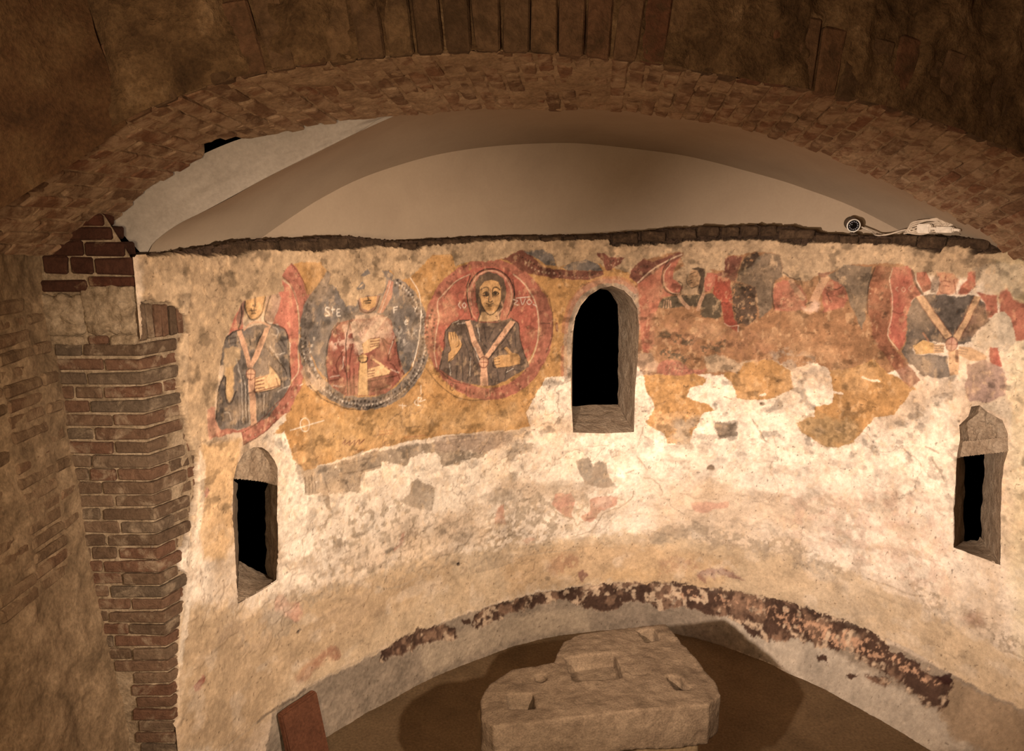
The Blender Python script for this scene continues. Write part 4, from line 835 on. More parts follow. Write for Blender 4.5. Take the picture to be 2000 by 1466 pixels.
f|greypink|rag=0.008 soft=0.005 var=0.25 rel=0.002|5910,852 6027,800 6127,843 6151,904 6156,994 6056,1051 5958,1062 5917,988 5927,926
f|robe5|rag=0.02 soft=0.03 a=0.4|5936,856 6028,809 6074,860 6010,937 5936,933
f|infill|rag=0.01 soft=0.015 a=0.5|5889,279 6042,232 6169,250 6185,388 6142,439 6089,376 6039,415 5942,398
f|infill|rag=0.01 soft=0.008 a=0.8|6018,1080 6153,1003 6195,1027 6216,1276 6176,1131 6094,1106
f|infill|rag=0.008 soft=0.005 a=0.7|5969,1081 6026,1078 5991,1132 5967,1142
s|white|w=0.012 a=0.8 rag=0.008|5068,1160 5126,1162
s|white|w=0.012 a=0.8 rag=0.008|4570,1253 4608,1238
s|white|w=0.01 a=0.7 rag=0.01|5257,1035 5295,1039 5371,1036
f|tan|rag=0.006 soft=0.004|3959,255 4041,475 4020,401 4068,254
f|greyw|rag=0.01 soft=0.006 a=0.85 rel=-0.002|1857,1719 1912,1708 1966,1762 2048,1798 2016,1960 1920,1931 1838,1892 1755,1835 1841,1786
f|greyw|rag=0.012 soft=0.012 a=0.6|2410,1936 2553,1926 2687,1938 2687,2016 2552,2029 2438,1980
f|pinkw|rag=0.01 soft=0.008 a=0.9|2537,2180 2567,2057 2610,2040 2638,2202
f|pinkw|rag=0.008 soft=0.006 a=0.9|1603,2153 1703,2138 1762,2049 1783,2055 1760,2131 1687,2168
f|greyw2|rag=0.008 soft=0.006|1604,2130 1675,2129 1687,2180 1617,2157
f|greyw2|rag=0.008 soft=0.005 a=0.9|1216,1937 1279,1947 1276,2001 1226,1985
f|greyw2|rag=0.01 soft=0.006 a=0.8|1357,1949 1503,1937 1552,1894 1543,1948 1475,1974 1381,1979
s|greyd|w=0.007 a=0.6 rag=0.005|1382,1968 1489,1955
s|greyd|w=0.007 a=0.6 rag=0.005|1300,2042 1352,2048
s|greyd|w=0.007 a=0.6 rag=0.005|1391,2050 1432,2040
s|greyd|w=0.007 a=0.6 rag=0.005|854,1961 888,2006 925,2015
f|pinkw|rag=0.015 soft=0.01 a=0.85 rough=0.003|764,2133 828,2139 862,2207 961,2238 967,2327 928,2354 854,2310 770,2229
f|weather|rag=0.015 soft=0.01 a=0.7 rough=0.003|696,2206 809,2226 903,2343 848,2404 746,2366 701,2292
f|greyw2|rag=0.02 soft=0.02 a=0.4 wear=0.4 ws=0.02|2208,2168 2322,2132 2378,2247 2235,2238
f|greyd|rag=0.006 soft=0.008 a=0.5|2131,2146 2129,2152 2125,2158 2119,2161 2111,2162 2102,2161 2094,2158 2086,2153 2080,2146 2076,2139 2075,2132 2077,2125 2081,2120 2087,2117 2095,2116 2103,2117 2112,2120 2120,2125 2126,2131 2130,2139 2131,2146
s|weather|w=0.008 a=0.7 rag=0.006|2318,2438 2346,2511 2433,2521 2550,2525 2687,2517
s|weather|w=0.008 a=0.7 rag=0.006|2119,2371 2233,2390 2318,2438
s|weather|w=0.008 a=0.7 rag=0.006|1540,2355 1622,2408 1764,2423 1879,2412
s|weather|w=0.008 a=0.7 rag=0.006|854,2310 927,2365
f|weather|rag=0.015 soft=0.01 a=0.5|2333,2404 2687,2370 2687,2517 2448,2525 2346,2511
f|black|rag=0.003 soft=0.003 rel=-0.01|2245,2421 2245,2425 2243,2429 2240,2431 2236,2432 2232,2432 2228,2430 2225,2427 2222,2423 2220,2419 2220,2414 2220,2410 2222,2407 2225,2404 2229,2403 2233,2404 2237,2406 2240,2408 2243,2412 2245,2417 2245,2421
f|black|rag=0.003 soft=0.003 rel=-0.01|913,2422 937,2407 947,2419 929,2436
f|ruststain|rag=0.015 soft=0.02 a=0.6|1010,2657 1062,2636 1140,2620 1204,2654 1214,2705 1186,2739 1135,2715 1124,2676 1058,2709 995,2695
f|ruststain|rag=0.02 soft=0.025 a=0.6|884,2693 976,2636 1054,2630 1133,2613 1200,2661 1213,2710 1167,2716 1140,2677 1069,2706 998,2750 958,2765 901,2744
s|ruststain|w=0.03 a=0.6 rag=0.01|1133,2626 1181,2643 1209,2691 1197,2721
f|greyw2|rag=0.01 soft=0.006 a=0.9 rel=-0.002|3215,1789 3261,1762 3328,1783 3349,1837 3394,1793 3460,1816 3462,1903 3503,1972 3543,2014 3425,2016 3292,1981 3236,1863
f|greyw|rag=0.015 soft=0.015 a=0.5|2938,1938 3075,1915 3291,1960 3292,2007 3117,1999 2938,1977
f|greyw|rag=0.012 soft=0.008 a=0.7|2628,1635 2740,1600 2852,1615 2852,1679 2726,1687 2656,1766
f|greyw2|rag=0.01 soft=0.008 a=0.6|2641,1802 2741,1805 2727,1867 2684,1886
f|pinkw|rag=0.008 soft=0.006 rel=-0.002|3022,2108 3056,2032 3172,2038 3213,2102 3188,2208 3202,2250 3120,2214
f|pinkw|rag=0.01 soft=0.006 rel=-0.002|3321,2097 3400,2082 3559,2095 3534,2163 3429,2199 3351,2290 3297,2286 3256,2241 3336,2193
f|pinkw|rag=0.008 soft=0.008 a=0.85|4103,2124 4171,2105 4307,2099 4386,2090 4382,2131 4285,2154 4224,2194 4136,2182
f|pinkw|rag=0.008 soft=0.006|2540,2181 2584,2048 2620,2042 2605,2169
f|pinkw|rag=0.01 soft=0.01 a=0.7|2785,2364 2842,2348 2892,2377 2813,2396
s|weather|w=0.009 a=0.7 rag=0.006 rel=-0.003|3009,2120 3078,2195 3147,2230 3209,2257
s|weather|w=0.009 a=0.7 rag=0.006 rel=-0.003|3404,2280 3456,2214 3574,2177 3663,2110 3675,2056
s|weather|w=0.009 a=0.7 rag=0.006 rel=-0.003|3692,1780 3745,1840 3772,1880
s|weather|w=0.009 a=0.7 rag=0.006 rel=-0.003|3748,1947 3825,1959 3892,2050 3881,2091 3945,2115 3972,2167 4062,2215
s|weather|w=0.009 a=0.7 rag=0.006 rel=-0.003|3191,2399 3353,2358 3404,2280
s|weather|w=0.009 a=0.7 rag=0.006 rel=-0.003|2509,2462 2799,2488 3012,2499 3220,2505
s|weather|w=0.009 a=0.7 rag=0.006 rel=-0.003|3606,1907 3669,1881
s|weather|w=0.009 a=0.7 rag=0.006 rel=-0.003|3877,2351 3927,2321 3978,2331
s|weather|w=0.009 a=0.7 rag=0.006 rel=-0.003|4127,2264 4217,2310
s|weather|w=0.009 a=0.7 rag=0.006 rel=-0.003|4685,2494 4742,2428
s|weather|w=0.006 a=0.5 rag=0.006|3804,2465 3893,2447 4009,2466
s|weather|w=0.006 a=0.5 rag=0.006|3073,1756 3208,1762
s|weather|w=0.006 a=0.5 rag=0.006|4527,1450 4566,1509 4593,1570 4630,1590
s|weather|w=0.006 a=0.5 rag=0.006|3286,1681 3470,1677
f|greystone|rag=0.008 soft=0.006|4274,1826 4273,1833 4269,1840 4264,1846 4256,1850 4248,1851 4240,1851 4232,1848 4226,1844 4222,1837 4220,1830 4221,1823 4225,1816 4230,1810 4238,1806 4246,1804 4254,1805 4262,1807 4268,1812 4272,1818 4274,1826
f|greyw2|rag=0.012 soft=0.012 a=0.5|3995,1790 4082,1778 4091,1850 4048,1860
f|weather|rag=0.01 soft=0.01 a=0.6|3990,1645 4101,1652 4115,1684 3979,1685
f|weather|rag=0.012 soft=0.006 a=0.8 rough=0.002|3864,2352 3940,2313 4004,2329 4080,2337 4070,2392 3983,2455 3830,2478 3789,2410
f|ruststain|rag=0.03 soft=0.03 a=0.6 wear=0.3 ws=0.03|2986,2618 3013,2554 3110,2527 3220,2540 3248,2598 3195,2676 3085,2703 3014,2678
f|purple|rag=0.012 soft=0.008 a=0.75|3236,2695 3277,2671 3326,2718 3286,2777 3258,2753
f|black|rag=0.008 soft=0.008 a=0.7|3015,2717 3014,2722 3011,2726 3006,2729 3000,2730 2994,2730 2987,2728 2981,2725 2976,2720 2973,2715 2972,2710 2973,2705 2976,2701 2981,2698 2987,2696 2993,2697 3000,2699 3006,2702 3011,2706 3014,2712 3015,2717
f|ruststain|rag=0.03 soft=0.03 a=0.5 wear=0.35 ws=0.03|3886,2615 3987,2565 4090,2570 4193,2601 4144,2662 3992,2691 3877,2728
f|purple|rag=0.014 soft=0.01 a=0.7|4173,2729 4196,2670 4270,2634 4357,2629 4458,2648 4535,2696 4422,2682 4322,2676 4312,2725 4272,2689 4250,2754
f|ochre2|rag=0.03 soft=0.05 a=0.35|3494,2701 3706,2678 3889,2699 3840,2786 3630,2798 3469,2785
s|black|w=0.006 a=0.8|4850,2494 4856,2495
s|black|w=0.006 a=0.8|4228,1999 4232,2001
s|black|w=0.006 a=0.8|3895,2213 3898,2217
f|ruststain|rag=0.02 soft=0.03 a=0.5|6048,2419 6102,2354 6176,2345 6197,2400 6115,2471
f|ruststain|rag=0.03 soft=0.06 a=0.35|5540,1954 5769,1896 5871,1944 5719,2048 5583,2044
f|weather|rag=0.02 soft=0.03 a=0.6|5304,2672 5425,2604 5500,2646 5365,2741
s|weather|w=0.01 a=0.6 rag=0.006 rel=-0.003|5409,2427 5584,2412 5705,2415 5820,2384
s|weather|w=0.01 a=0.6 rag=0.006 rel=-0.003|6327,2514 6441,2502
s|weather|w=0.01 a=0.6 rag=0.006 rel=-0.003|5775,1484 5829,1550 5858,1598
s|weather|w=0.01 a=0.6 rag=0.006 rel=-0.003|5718,1402 5801,1429
s|weather|w=0.01 a=0.6 rag=0.006 rel=-0.003|4696,2484 4799,2411 4891,2446
f|greypale|rag=0.012 soft=0.01 a=0.8|5585,2790 5725,2778 5863,2799 5967,2841 5900,2869 5723,2856 5624,2837
f|pinkw|rag=0.01 soft=0.005|298,1358 330,1332 345,1355 319,1382
f|redbrick|rag=0.006 soft=0.004|140,2340 204,2304 219,2341 182,2379 147,2373
f|weather|rag=0.012 soft=0.01 a=0.55 rough=0.004|251,1171 267,1445 217,1700 147,1946 114,1930 180,1630 223,1376
f|white|rag=0.01 soft=0.008 a=0.5|299,1132 338,1196 291,1453 226,1676 181,1850 128,2020 77,2189 57,2150 148,1835 218,1590 274,1339
f|footgrey|rag=0.012 soft=0.006 var=0.35 rough=0.002|684,2816 965,2810 1533,2822 2019,2815 2687,2814 3209,2820 3744,2827 4334,2822 4718,2815 5097,2812 5477,2813 6013,2816 6509,2807 6758,3136 5957,3245 5667,3233 5098,3197 4580,3201 4264,3247 3758,3341 3124,3330 2676,3310 1995,3297 1500,3283 955,3354 511,3265
f|footwhite|rag=0.02 soft=0.02 a=0.5|4345,2989 4996,2967 5573,2994 6124,3018 6337,3099 5991,3228 5446,3214 4801,3185
f|footbrown|rag=0.02 soft=0.02 a=0.7|6010,2840 6516,2818 6666,3026 6200,3093 6071,3014
f|footpale|rag=0.02 soft=0.03 a=0.5|1881,2919 2683,2956 3336,3011 3336,3182 2677,3141 1910,3162
f|crustmid|rag=0.02 soft=0.008 wear=0.1 ws=0.1 rel=-0.006 var=0.5 rough=0.003|1523,2884 1538,2835 1632,2810 1777,2803 1910,2801 2019,2815 2105,2834 2189,2910 2208,2976 2153,2977 2012,2938 1881,2919 1791,2931 1712,2927 1637,2891 1571,2895
f|crust|rag=0.025 soft=0.006 wear=0.31 ws=0.09 rel=-0.004 var=0.4|1523,2884 1538,2835 1632,2810 1777,2803 1910,2801 2019,2815 2105,2834 2189,2910 2208,2976 2153,2977 2012,2938 1881,2919 1791,2931 1712,2927 1637,2891 1571,2895
f|crustpale|rag=0.03 soft=0.006 wear=0.52 ws=0.05 a=0.8 rel=0.004|1523,2884 1538,2835 1632,2810 1777,2803 1910,2801 2019,2815 2105,2834 2189,2910 2208,2976 2153,2977 2012,2938 1881,2919 1791,2931 1712,2927 1637,2891 1571,2895
f|crust|rag=0.01 soft=0.004|2237,2847 2303,2857 2323,2903 2257,2892
f|crustmid|rag=0.02 soft=0.008 wear=0.1 ws=0.1 rel=-0.006 var=0.5 rough=0.003|2348,2861 2371,2828 2518,2825 2686,2834 2798,2840 2851,2914 2673,2913 2513,2961 2399,2962 2345,2930
f|crust|rag=0.025 soft=0.006 wear=0.31 ws=0.09 rel=-0.004 var=0.4|2348,2861 2371,2828 2518,2825 2686,2834 2798,2840 2851,2914 2673,2913 2513,2961 2399,2962 2345,2930
f|crustpale|rag=0.03 soft=0.006 wear=0.52 ws=0.05 a=0.8 rel=0.004|2348,2861 2371,2828 2518,2825 2686,2834 2798,2840 2851,2914 2673,2913 2513,2961 2399,2962 2345,2930
f|crustmid|rag=0.02 soft=0.008 wear=0.1 ws=0.1 rel=-0.006 var=0.5 rough=0.003|2507,2821 2683,2828 2944,2818 3127,2821 3307,2814 3631,2812 3893,2794 4150,2794 4466,2799 4715,2798 4901,2800 5097,2811 5142,2932 4998,2984 4866,3049 4648,3071 4556,3014 4418,2986 4288,2998 4132,2975 4029,2978 3900,3033 3846,2967 3607,2971 3554,3040 3432,3047 3252,2974 3197,2926 3085,2897 2885,2928 2651,2927 2502,2939
f|crust|rag=0.025 soft=0.006 wear=0.31 ws=0.09 rel=-0.004 var=0.4|2507,2821 2683,2828 2944,2818 3127,2821 3307,2814 3631,2812 3893,2794 4150,2794 4466,2799 4715,2798 4901,2800 5097,2811 5142,2932 4998,2984 4866,3049 4648,3071 4556,3014 4418,2986 4288,2998 4132,2975 4029,2978 3900,3033 3846,2967 3607,2971 3554,3040 3432,3047 3252,2974 3197,2926 3085,2897 2885,2928 2651,2927 2502,2939
f|crustpale|rag=0.03 soft=0.006 wear=0.52 ws=0.05 a=0.8 rel=0.004|2507,2821 2683,2828 2944,2818 3127,2821 3307,2814 3631,2812 3893,2794 4150,2794 4466,2799 4715,2798 4901,2800 5097,2811 5142,2932 4998,2984 4866,3049 4648,3071 4556,3014 4418,2986 4288,2998 4132,2975 4029,2978 3900,3033 3846,2967 3607,2971 3554,3040 3432,3047 3252,2974 3197,2926 3085,2897 2885,2928 2651,2927 2502,2939
f|crustmid|rag=0.02 soft=0.008 wear=0.1 ws=0.1 rel=-0.006 var=0.5 rough=0.003|4714,2788 4952,2799 5188,2802 5406,2798 5589,2806 5645,2843 5820,2845 5980,2863 6045,2849 6081,2902 6097,3004 5976,3005 5829,2985 5675,2964 5489,2963 5377,2930 5244,2975 5055,2993 4934,2990 4767,3052
f|crust|rag=0.025 soft=0.006 wear=0.31 ws=0.09 rel=-0.004 var=0.4|4714,2788 4952,2799 5188,2802 5406,2798 5589,2806 5645,2843 5820,2845 5980,2863 6045,2849 6081,2902 6097,3004 5976,3005 5829,2985 5675,2964 5489,2963 5377,2930 5244,2975 5055,2993 4934,2990 4767,3052
f|crustpale|rag=0.03 soft=0.006 wear=0.52 ws=0.05 a=0.8 rel=0.004|4714,2788 4952,2799 5188,2802 5406,2798 5589,2806 5645,2843 5820,2845 5980,2863 6045,2849 6081,2902 6097,3004 5976,3005 5829,2985 5675,2964 5489,2963 5377,2930 5244,2975 5055,2993 4934,2990 4767,3052
f|crustorange|rag=0.03 soft=0.01 wear=0.42 ws=0.022 a=0.9 rel=0.004|4767,2876 4939,2880 5191,2855 5384,2867 5551,2835 5622,2867 5764,2869 5900,2869 6011,2892 5932,2926 5720,2916 5545,2927 5394,2924 5134,2948 4943,2956
f|crustorange|rag=0.03 soft=0.01 wear=0.5 ws=0.025 a=0.75 rel=0.003|3894,2853 4152,2840 4533,2835 4788,2849 5103,2830 5128,2895 4877,2945 4739,2926 4412,2915 4155,2905
f|crustmid|rag=0.02 soft=0.008 wear=0.1 ws=0.1 rel=-0.006 var=0.5 rough=0.003|5547,3016 5622,3000 5742,2987 5703,3046 5612,3048
f|crust|rag=0.025 soft=0.006 wear=0.31 ws=0.09 rel=-0.004 var=0.4|5547,3016 5622,3000 5742,2987 5703,3046 5612,3048
f|crustpale|rag=0.03 soft=0.006 wear=0.52 ws=0.05 a=0.8 rel=0.004|5547,3016 5622,3000 5742,2987 5703,3046 5612,3048
f|crust|rag=0.012 soft=0.004|5167,3036 5245,3020 5268,3058 5194,3065
f|crust|rag=0.01 soft=0.004|5417,3080 5511,3037 5471,3089
f|crustdk|rag=0.012 soft=0.006 rel=-0.01|5963,2863 6039,2810 6066,2868 6011,2892
s|weather|w=0.01 a=0.6 rag=0.006|294,2814 684,2810 966,2803 1535,2808
s|black|w=0.012 a=0.6 rag=0.006|569,2808 705,2805 865,2818 949,2809
"""
for ln in ART.strip().split('\n'):
    k, c, o, p = ln.split('|')
    P = [(int(a) / 1000, -int(b) / 1000) for a, b in (q.split(',') for q in p.split())]
    kw = {a: float(b) for a, b in (q.split('=') for q in o.split())}
    {'f': op_fill, 's': op_stroke, 'd': op_dots}[k](c, P, **kw)

# centuries of wear: scuffed lower wall, hairline cracks, faded and abraded paint, grime
def mixin(col, m):
    global paint
    paint = paint * (1 - m[..., None]) + lin(col)[None, None] * m[..., None]
low = sstep(-1.45, -1.9, VV) * sstep(-2.75, -2.3, VV)
sc1 = fbm(UU * 5 + 7, VV * 9, 6, 101); sc2 = fbm(UU * 16, VV * 24, 5, 102)
mixin((160, 136, 110), .50 * low * sstep(.50, .66, sc1) * sstep(.35, .6, sc2))
mixin((232, 218, 200), .20 * sstep(.55, .70, fbm(UU * 7 + 40, VV * 8, 6, 103)) * sstep(-1.2, -1.7, VV) * sstep(-2.86, -2.7, VV))
rel += low * .008 * (sstep(.5, .6, sc1) - .5) + low * .006 * (sc2 - .5)
ck = np.abs(fbm(UU * 3.1 + 2, VV * 3.1, 6, 104) - .5); ckm = sstep(.010, .003, ck) * sstep(.5, .62, fbm(UU * 2.2, VV * 2.2 + 5, 3, 105)) * sstep(-2.86, -2.75, VV)
mixin((120, 100, 80), .4 * ckm); rel -= .004 * ckm
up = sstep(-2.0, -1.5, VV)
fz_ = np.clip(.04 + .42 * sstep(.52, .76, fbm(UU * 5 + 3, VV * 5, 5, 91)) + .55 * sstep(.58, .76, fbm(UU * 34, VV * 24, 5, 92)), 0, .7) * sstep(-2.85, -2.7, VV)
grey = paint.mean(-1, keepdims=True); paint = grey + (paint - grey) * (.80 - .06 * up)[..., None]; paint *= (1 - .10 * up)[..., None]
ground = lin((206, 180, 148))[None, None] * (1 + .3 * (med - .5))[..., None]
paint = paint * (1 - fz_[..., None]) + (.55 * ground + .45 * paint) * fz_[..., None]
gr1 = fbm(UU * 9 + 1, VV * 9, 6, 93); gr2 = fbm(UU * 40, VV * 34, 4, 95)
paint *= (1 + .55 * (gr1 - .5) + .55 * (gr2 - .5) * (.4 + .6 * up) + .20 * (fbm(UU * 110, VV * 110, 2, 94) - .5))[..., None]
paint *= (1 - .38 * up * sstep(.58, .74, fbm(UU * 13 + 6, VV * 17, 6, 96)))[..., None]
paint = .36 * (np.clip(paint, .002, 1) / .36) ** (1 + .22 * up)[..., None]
mixin((70, 54, 42), .6 * sstep(.78, .84, fbm(UU * 55, VV * 55, 3, 97)))

# rubble strip along the broken top edge, brick showing through at the left return
op_fill('rubble', D['rubble_uv'], rag=.012, soft=.006, rel=-.05, rough=.03, var=.6)
op_fill('greyd', D['brick_uv'], rag=.012, soft=.006, rel=-.05, rough=.0, var=.3)
# windows: keep the opening edges crisp
vtop = np.interp(us, [p[0] for p in D['ledge_uv']], [p[1] for p in D['ledge_uv']]) + (vnoise(us * 30, us * 0, 3) - .5) * .012 + (vnoise(us * 90, us * 0, 4) - .5) * .008
keep = (VV[:-1, :-1] + VV[1:, 1:]) / 2 < ((vtop[:-1] + vtop[1:]) / 2)[None]
Us, Vs = UU.copy(), VV.copy()
for w in ('w1', 'w2', 'w3'):
    P = np.array(D[w + '_front']); sl = subset(P, .04)
    x, y = UU[sl], VV[sl]; xr = x + warpU[sl] * .006; yr = y + warpV[sl] * .006
    best = np.full(x.shape, 1e9); bx_ = np.zeros_like(x); by_ = np.zeros_like(x); Q = np.vstack([P, P[:1]])
    for (ax, ay), (bx, by) in zip(Q[:-1], Q[1:]):
        dx, dy = bx - ax, by - ay; t = np.clip(((x - ax) * dx + (y - ay) * dy) / (dx * dx + dy * dy + 1e-12), 0, 1)
        px_, py_ = ax + t * dx, ay + t * dy; d2 = (x - px_) ** 2 + (y - py_) ** 2
        k = d2 < best; best[k] = d2[k]; bx_[k] = px_[k]; by_[k] = py_[k]
    near = np.sqrt(best) < STEP * .75
    Us[sl] = np.where(near, bx_, x); Vs[sl] = np.where(near, by_, y)
    r, c = sl
    rr, cc = slice(r.start, r.stop - 1), slice(c.start, c.stop - 1)
    mx = (UU[rr, cc] + UU[r.start + 1:r.stop, c.start + 1:c.stop]) / 2; my = (VV[rr, cc] + VV[r.start + 1:r.stop, c.start + 1:c.stop]) / 2
    keep[rr, cc] &= ~inside(mx, my, P)
rel += (fin - .5) * .0035
bx, by, nx, ny = plan(Us)
sft = np.clip((-2.8 - Vs) / .4, 0, 1) * foot(Us)
inn = rel + sft - .02 * 0
PW = np.stack([bx - nx * inn, by - ny * inn, Vs + H], -1)
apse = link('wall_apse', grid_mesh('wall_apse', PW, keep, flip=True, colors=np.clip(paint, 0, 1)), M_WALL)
tag(apse, 'curved plastered apse wall with worn medallion frescoes and ochre ground', 'wall', kind='structure')

# ------------------------------------------------------------------ windows in the apse wall
def ruled(name, A, B, mat, parent, nb=10, na=None, amp=.006, seed=1):
    A = np.asarray(A, float); B = np.asarray(B, float); na = na or max(6, len(A) * 5)
    A = resample(A, na); B = resample(B, na); t = np.linspace(0, 1, nb)[:, None, None]
    P = A[None] * (1 - t) + B[None] * t
    g1, g2 = np.meshgrid(np.linspace(0, 1, na), np.linspace(0, 1, nb))
    k = (fbm(g1 * na * .35 + seed, g2 * nb * .5, 3, seed) - .5) * 2 * amp * np.minimum(1, g2 * 4)
    nrm = np.cross(np.gradient(P, axis=0), np.gradient(P, axis=1)); nrm /= np.linalg.norm(nrm, axis=2)[..., None] + 1e-9
    return link(name, grid_mesh(name, P + nrm * k[..., None]), mat, parent)
def slab_uv(name, P, o0, o1, mat, parent, amp=.012, seed=3):
    """stone filling the outline P (u, v) between depths o0 and o1 behind the wall face, with a hewn front"""
    P = np.array(P); n = 46
    uu = np.linspace(P[:, 0].min(), P[:, 0].max(), n); vv = np.linspace(P[:, 1].max(), P[:, 1].min(), n)
    GU, GV = np.meshgrid(uu, vv); cen = P.mean(0)
    s = sdf(GU, GV, P)
    off = o0 - (fbm(GU * 30 + seed, GV * 14, 4, seed) - .5) * 2 * amp
    x, y, _, _ = plan(GU, off); Z = GV + H
    k = (s[:-1, :-1] > -.008) & (s[1:, 1:] > -.008)
    front = grid_mesh(name, np.stack([x, y, Z], -1), k, flip=True)
    bm = bmesh.new(); bm.from_mesh(front)
    ring = [p for p in P]
    a = [bm.verts.new(wp(p[0], p[1], o0 + .002)) for p in ring]; b = [bm.verts.new(wp(p[0], p[1], o1)) for p in ring]
    for i in range(len(ring)):
        j = (i + 1) % len(ring); bm.faces.new((a[i], a[j], b[j], b[i]))
    bm.to_mesh(front); bm.free()
    return link(name, front, mat, parent)

def window(no, key, label, depth, sides):
    root = tag(empty('window_%d' % no, tuple(wp(*np.mean(D[key + '_front'], 0), 0.))), label, 'window', kind='structure')
    inv = Matrix.Translation(-Vector(root.location))
    for nm, front, back, mat, amp in sides:
        o = ruled(nm, [wp(u, v, -.003) for u, v in front], [wp(u, v, d) for u, v, d in back], mat, root, amp=amp, seed=len(nm) % 7 + no)
        o.matrix_parent_inverse = inv
    return root, inv
W2F = D['w2_front']
r2, i2 = window(2, 'w2', 'tall round-arched window opening in the middle of the apse wall', .42, [
    ('sill', D['w2_sill_f'], D['w2_sill_b'], M_WSTONE, .010), ('reveal', D['w2_rev_f'], D['w2_rev_b'], M_WSTONE, .010)])
r1, i1 = window(1, 'w1', 'narrow slit window with a rough stone lintel below the leftmost medallion', .3, [
    ('sill', D['w1_sill_f'], D['w1_sill_b'], M_WSTONE, .010), ('jamb', D['w1_jl_f'], D['w1_jl_b'], M_WSTONE, .006), ('jamb', D['w1_jr_f'], D['w1_jr_b'], M_WSTONE, .022)])
hr = ruled('head_reveal', [wp(u, v, -.003) for u, v in D['w1_head']], [wp(u, v, .16) for u, v in D['w1_head']], M_WSTONE, r1, amp=.004); hr.matrix_parent_inverse = i1
o = slab_uv('tympanum_stone', D['w1_tymp'], .05, .40, M_WSTONE, r1, .022, 5); o.matrix_parent_inverse = i1
r3, i3 = window(3, 'w3', 'narrow slit window with a broken stone head near the right frame edge', .3, [
    ('sill', D['w3_sill_f'], D['w3_sill_b'], M_WSTONE, .010), ('jamb', D['w3_jl_f'], D['w3_jl_b'], M_WSTONE, .012), ('jamb', D['w3_jr_f'], D['w3_jr_b'], M_WSTONE, .010)])
hr = ruled('head_reveal', [wp(u, v, -.003) for u, v in D['w3_head']], [wp(u, v, .22) for u, v in D['w3_head']], M_WSTONE, r3, amp=.004); hr.matrix_parent_inverse = i3
o = slab_uv('tympanum_stone', D['w3_tymp'], .085, .40, M_WSTONE, r3, .045, 9); o.matrix_parent_inverse = i3
o = slab_uv('lintel', D['w3_lint'], .03, .40, M_WSTONE, r3, .008, 12); o.matrix_parent_inverse = i3

# ------------------------------------------------------------------ ledge on the broken wall top, with its rubble stones
lu = np.linspace(.02, 6.55, 500); lv = np.interp(lu, us, vtop)
rows = []
for off, dz in ((.06, -.07), (.055, -.02), (.075, -.006), (.12, .0), (.2, -.004), (.34, -.01)):
    x, y, _, _ = plan(lu, off + (vnoise(lu * 14, lu * 0 + off * 50, 5) - .5) * .03 * (off < .2))
    rows.append(np.stack([x, y, lv + H + dz + (vnoise(lu * 25, lu * 0 + off * 90, 6) - .5) * .012], -1))
ledge = link('trim_1', grid_mesh('trim_1', np.array(rows), flip=False), M_RUBBLE)
tag(ledge, 'dark broken rubble ledge along the top of the frescoed wall', 'ledge', kind='structure')
u = .62
while u < 6.1:
    w = random.uniform(.09, .26); h = random.uniform(.030, .05); top = float(np.interp(u + w / 2, us, vtop)) - .004
    pb = np.interp(u + w / 2, [p[0] for p in D['plast_uv']], [p[1] for p in D['plast_uv']])
    h = min(h + .03, max(.02, top - pb + .012)) if top - pb < .09 else min(.07, top - pb)
    f = random.uniform(.008, .03)
    c8 = [wp(u, top - h, f), wp(u + w, top - h, f), wp(u + w, top - h, f + .1), wp(u, top - h, f + .1), wp(u, top, f + .006), wp(u + w, top, f + .006), wp(u + w, top, f + .1), wp(u, top, f + .1)]
    chunk('rubble_stone', c8, M_RUBBLE, ledge, .008, .007); u += w + random.uniform(.004, .02)

# ------------------------------------------------------------------ white lunette and cove above the ledge
CRu = cr(D['crease_uv'], 8)
lu = np.linspace(CRu[0, 0], CRu[-1, 0], 160); lt = np.interp(lu, CRu[:, 0], CRu[:, 1])
rows = []
for t in np.linspace(0, 1, 30):
    z = -.22 + (lt + .22) * t; x, y, _, _ = plan(lu, .30); rows.append(np.stack([x, y, z + H], -1))
lun = tag(link('wall_lunette', grid_mesh('wall_lunette', np.array(rows)), M_WHITE), 'smooth new white lunette wall above the rubble ledge', 'wall', kind='structure')
A = resample(cr(D['cove_start'], 8), 160); x, y, _, _ = plan(lu, .30); B = resample(np.stack([x, y, lt + H], -1), 160)
rows = []
for t in np.linspace(0, 1, 26):
    P = A * (1 - t) + B * t
    s = np.linspace(0, 1, 160); P[:, 2] += .10 * math.sin(math.pi * t) * (4 * s * (1 - s)) ** .5
    rows.append(P)
cove = tag(link('ceiling_cove', grid_mesh('ceiling_cove', np.array(rows)), M_WHITE), 'smooth white plaster cove between brick arch and lunette', 'vault', kind='structure')
A = resample(cr(D['strip_top'], 8), 90); B = resample(cr(D['strip_bot'], 8), 90); rows = []
for t in np.linspace(0, 1, 16):
    P = A * (1 - t) + B * t; g = np.arange(90) / 9.
    P[:, 1] += (fbm(g, np.full(90, t * 4), 3, 4) - .5) * .05 * math.sin(math.pi * t) ** .5 if 0 < t < 1 else 0
    rows.append(P)
strip = tag(link('wall_haunch', grid_mesh('wall_haunch', np.array(rows)), M_WHITER), 'rough greyish plaster haunch left of the white cove under the arch', 'wall', kind='structure')

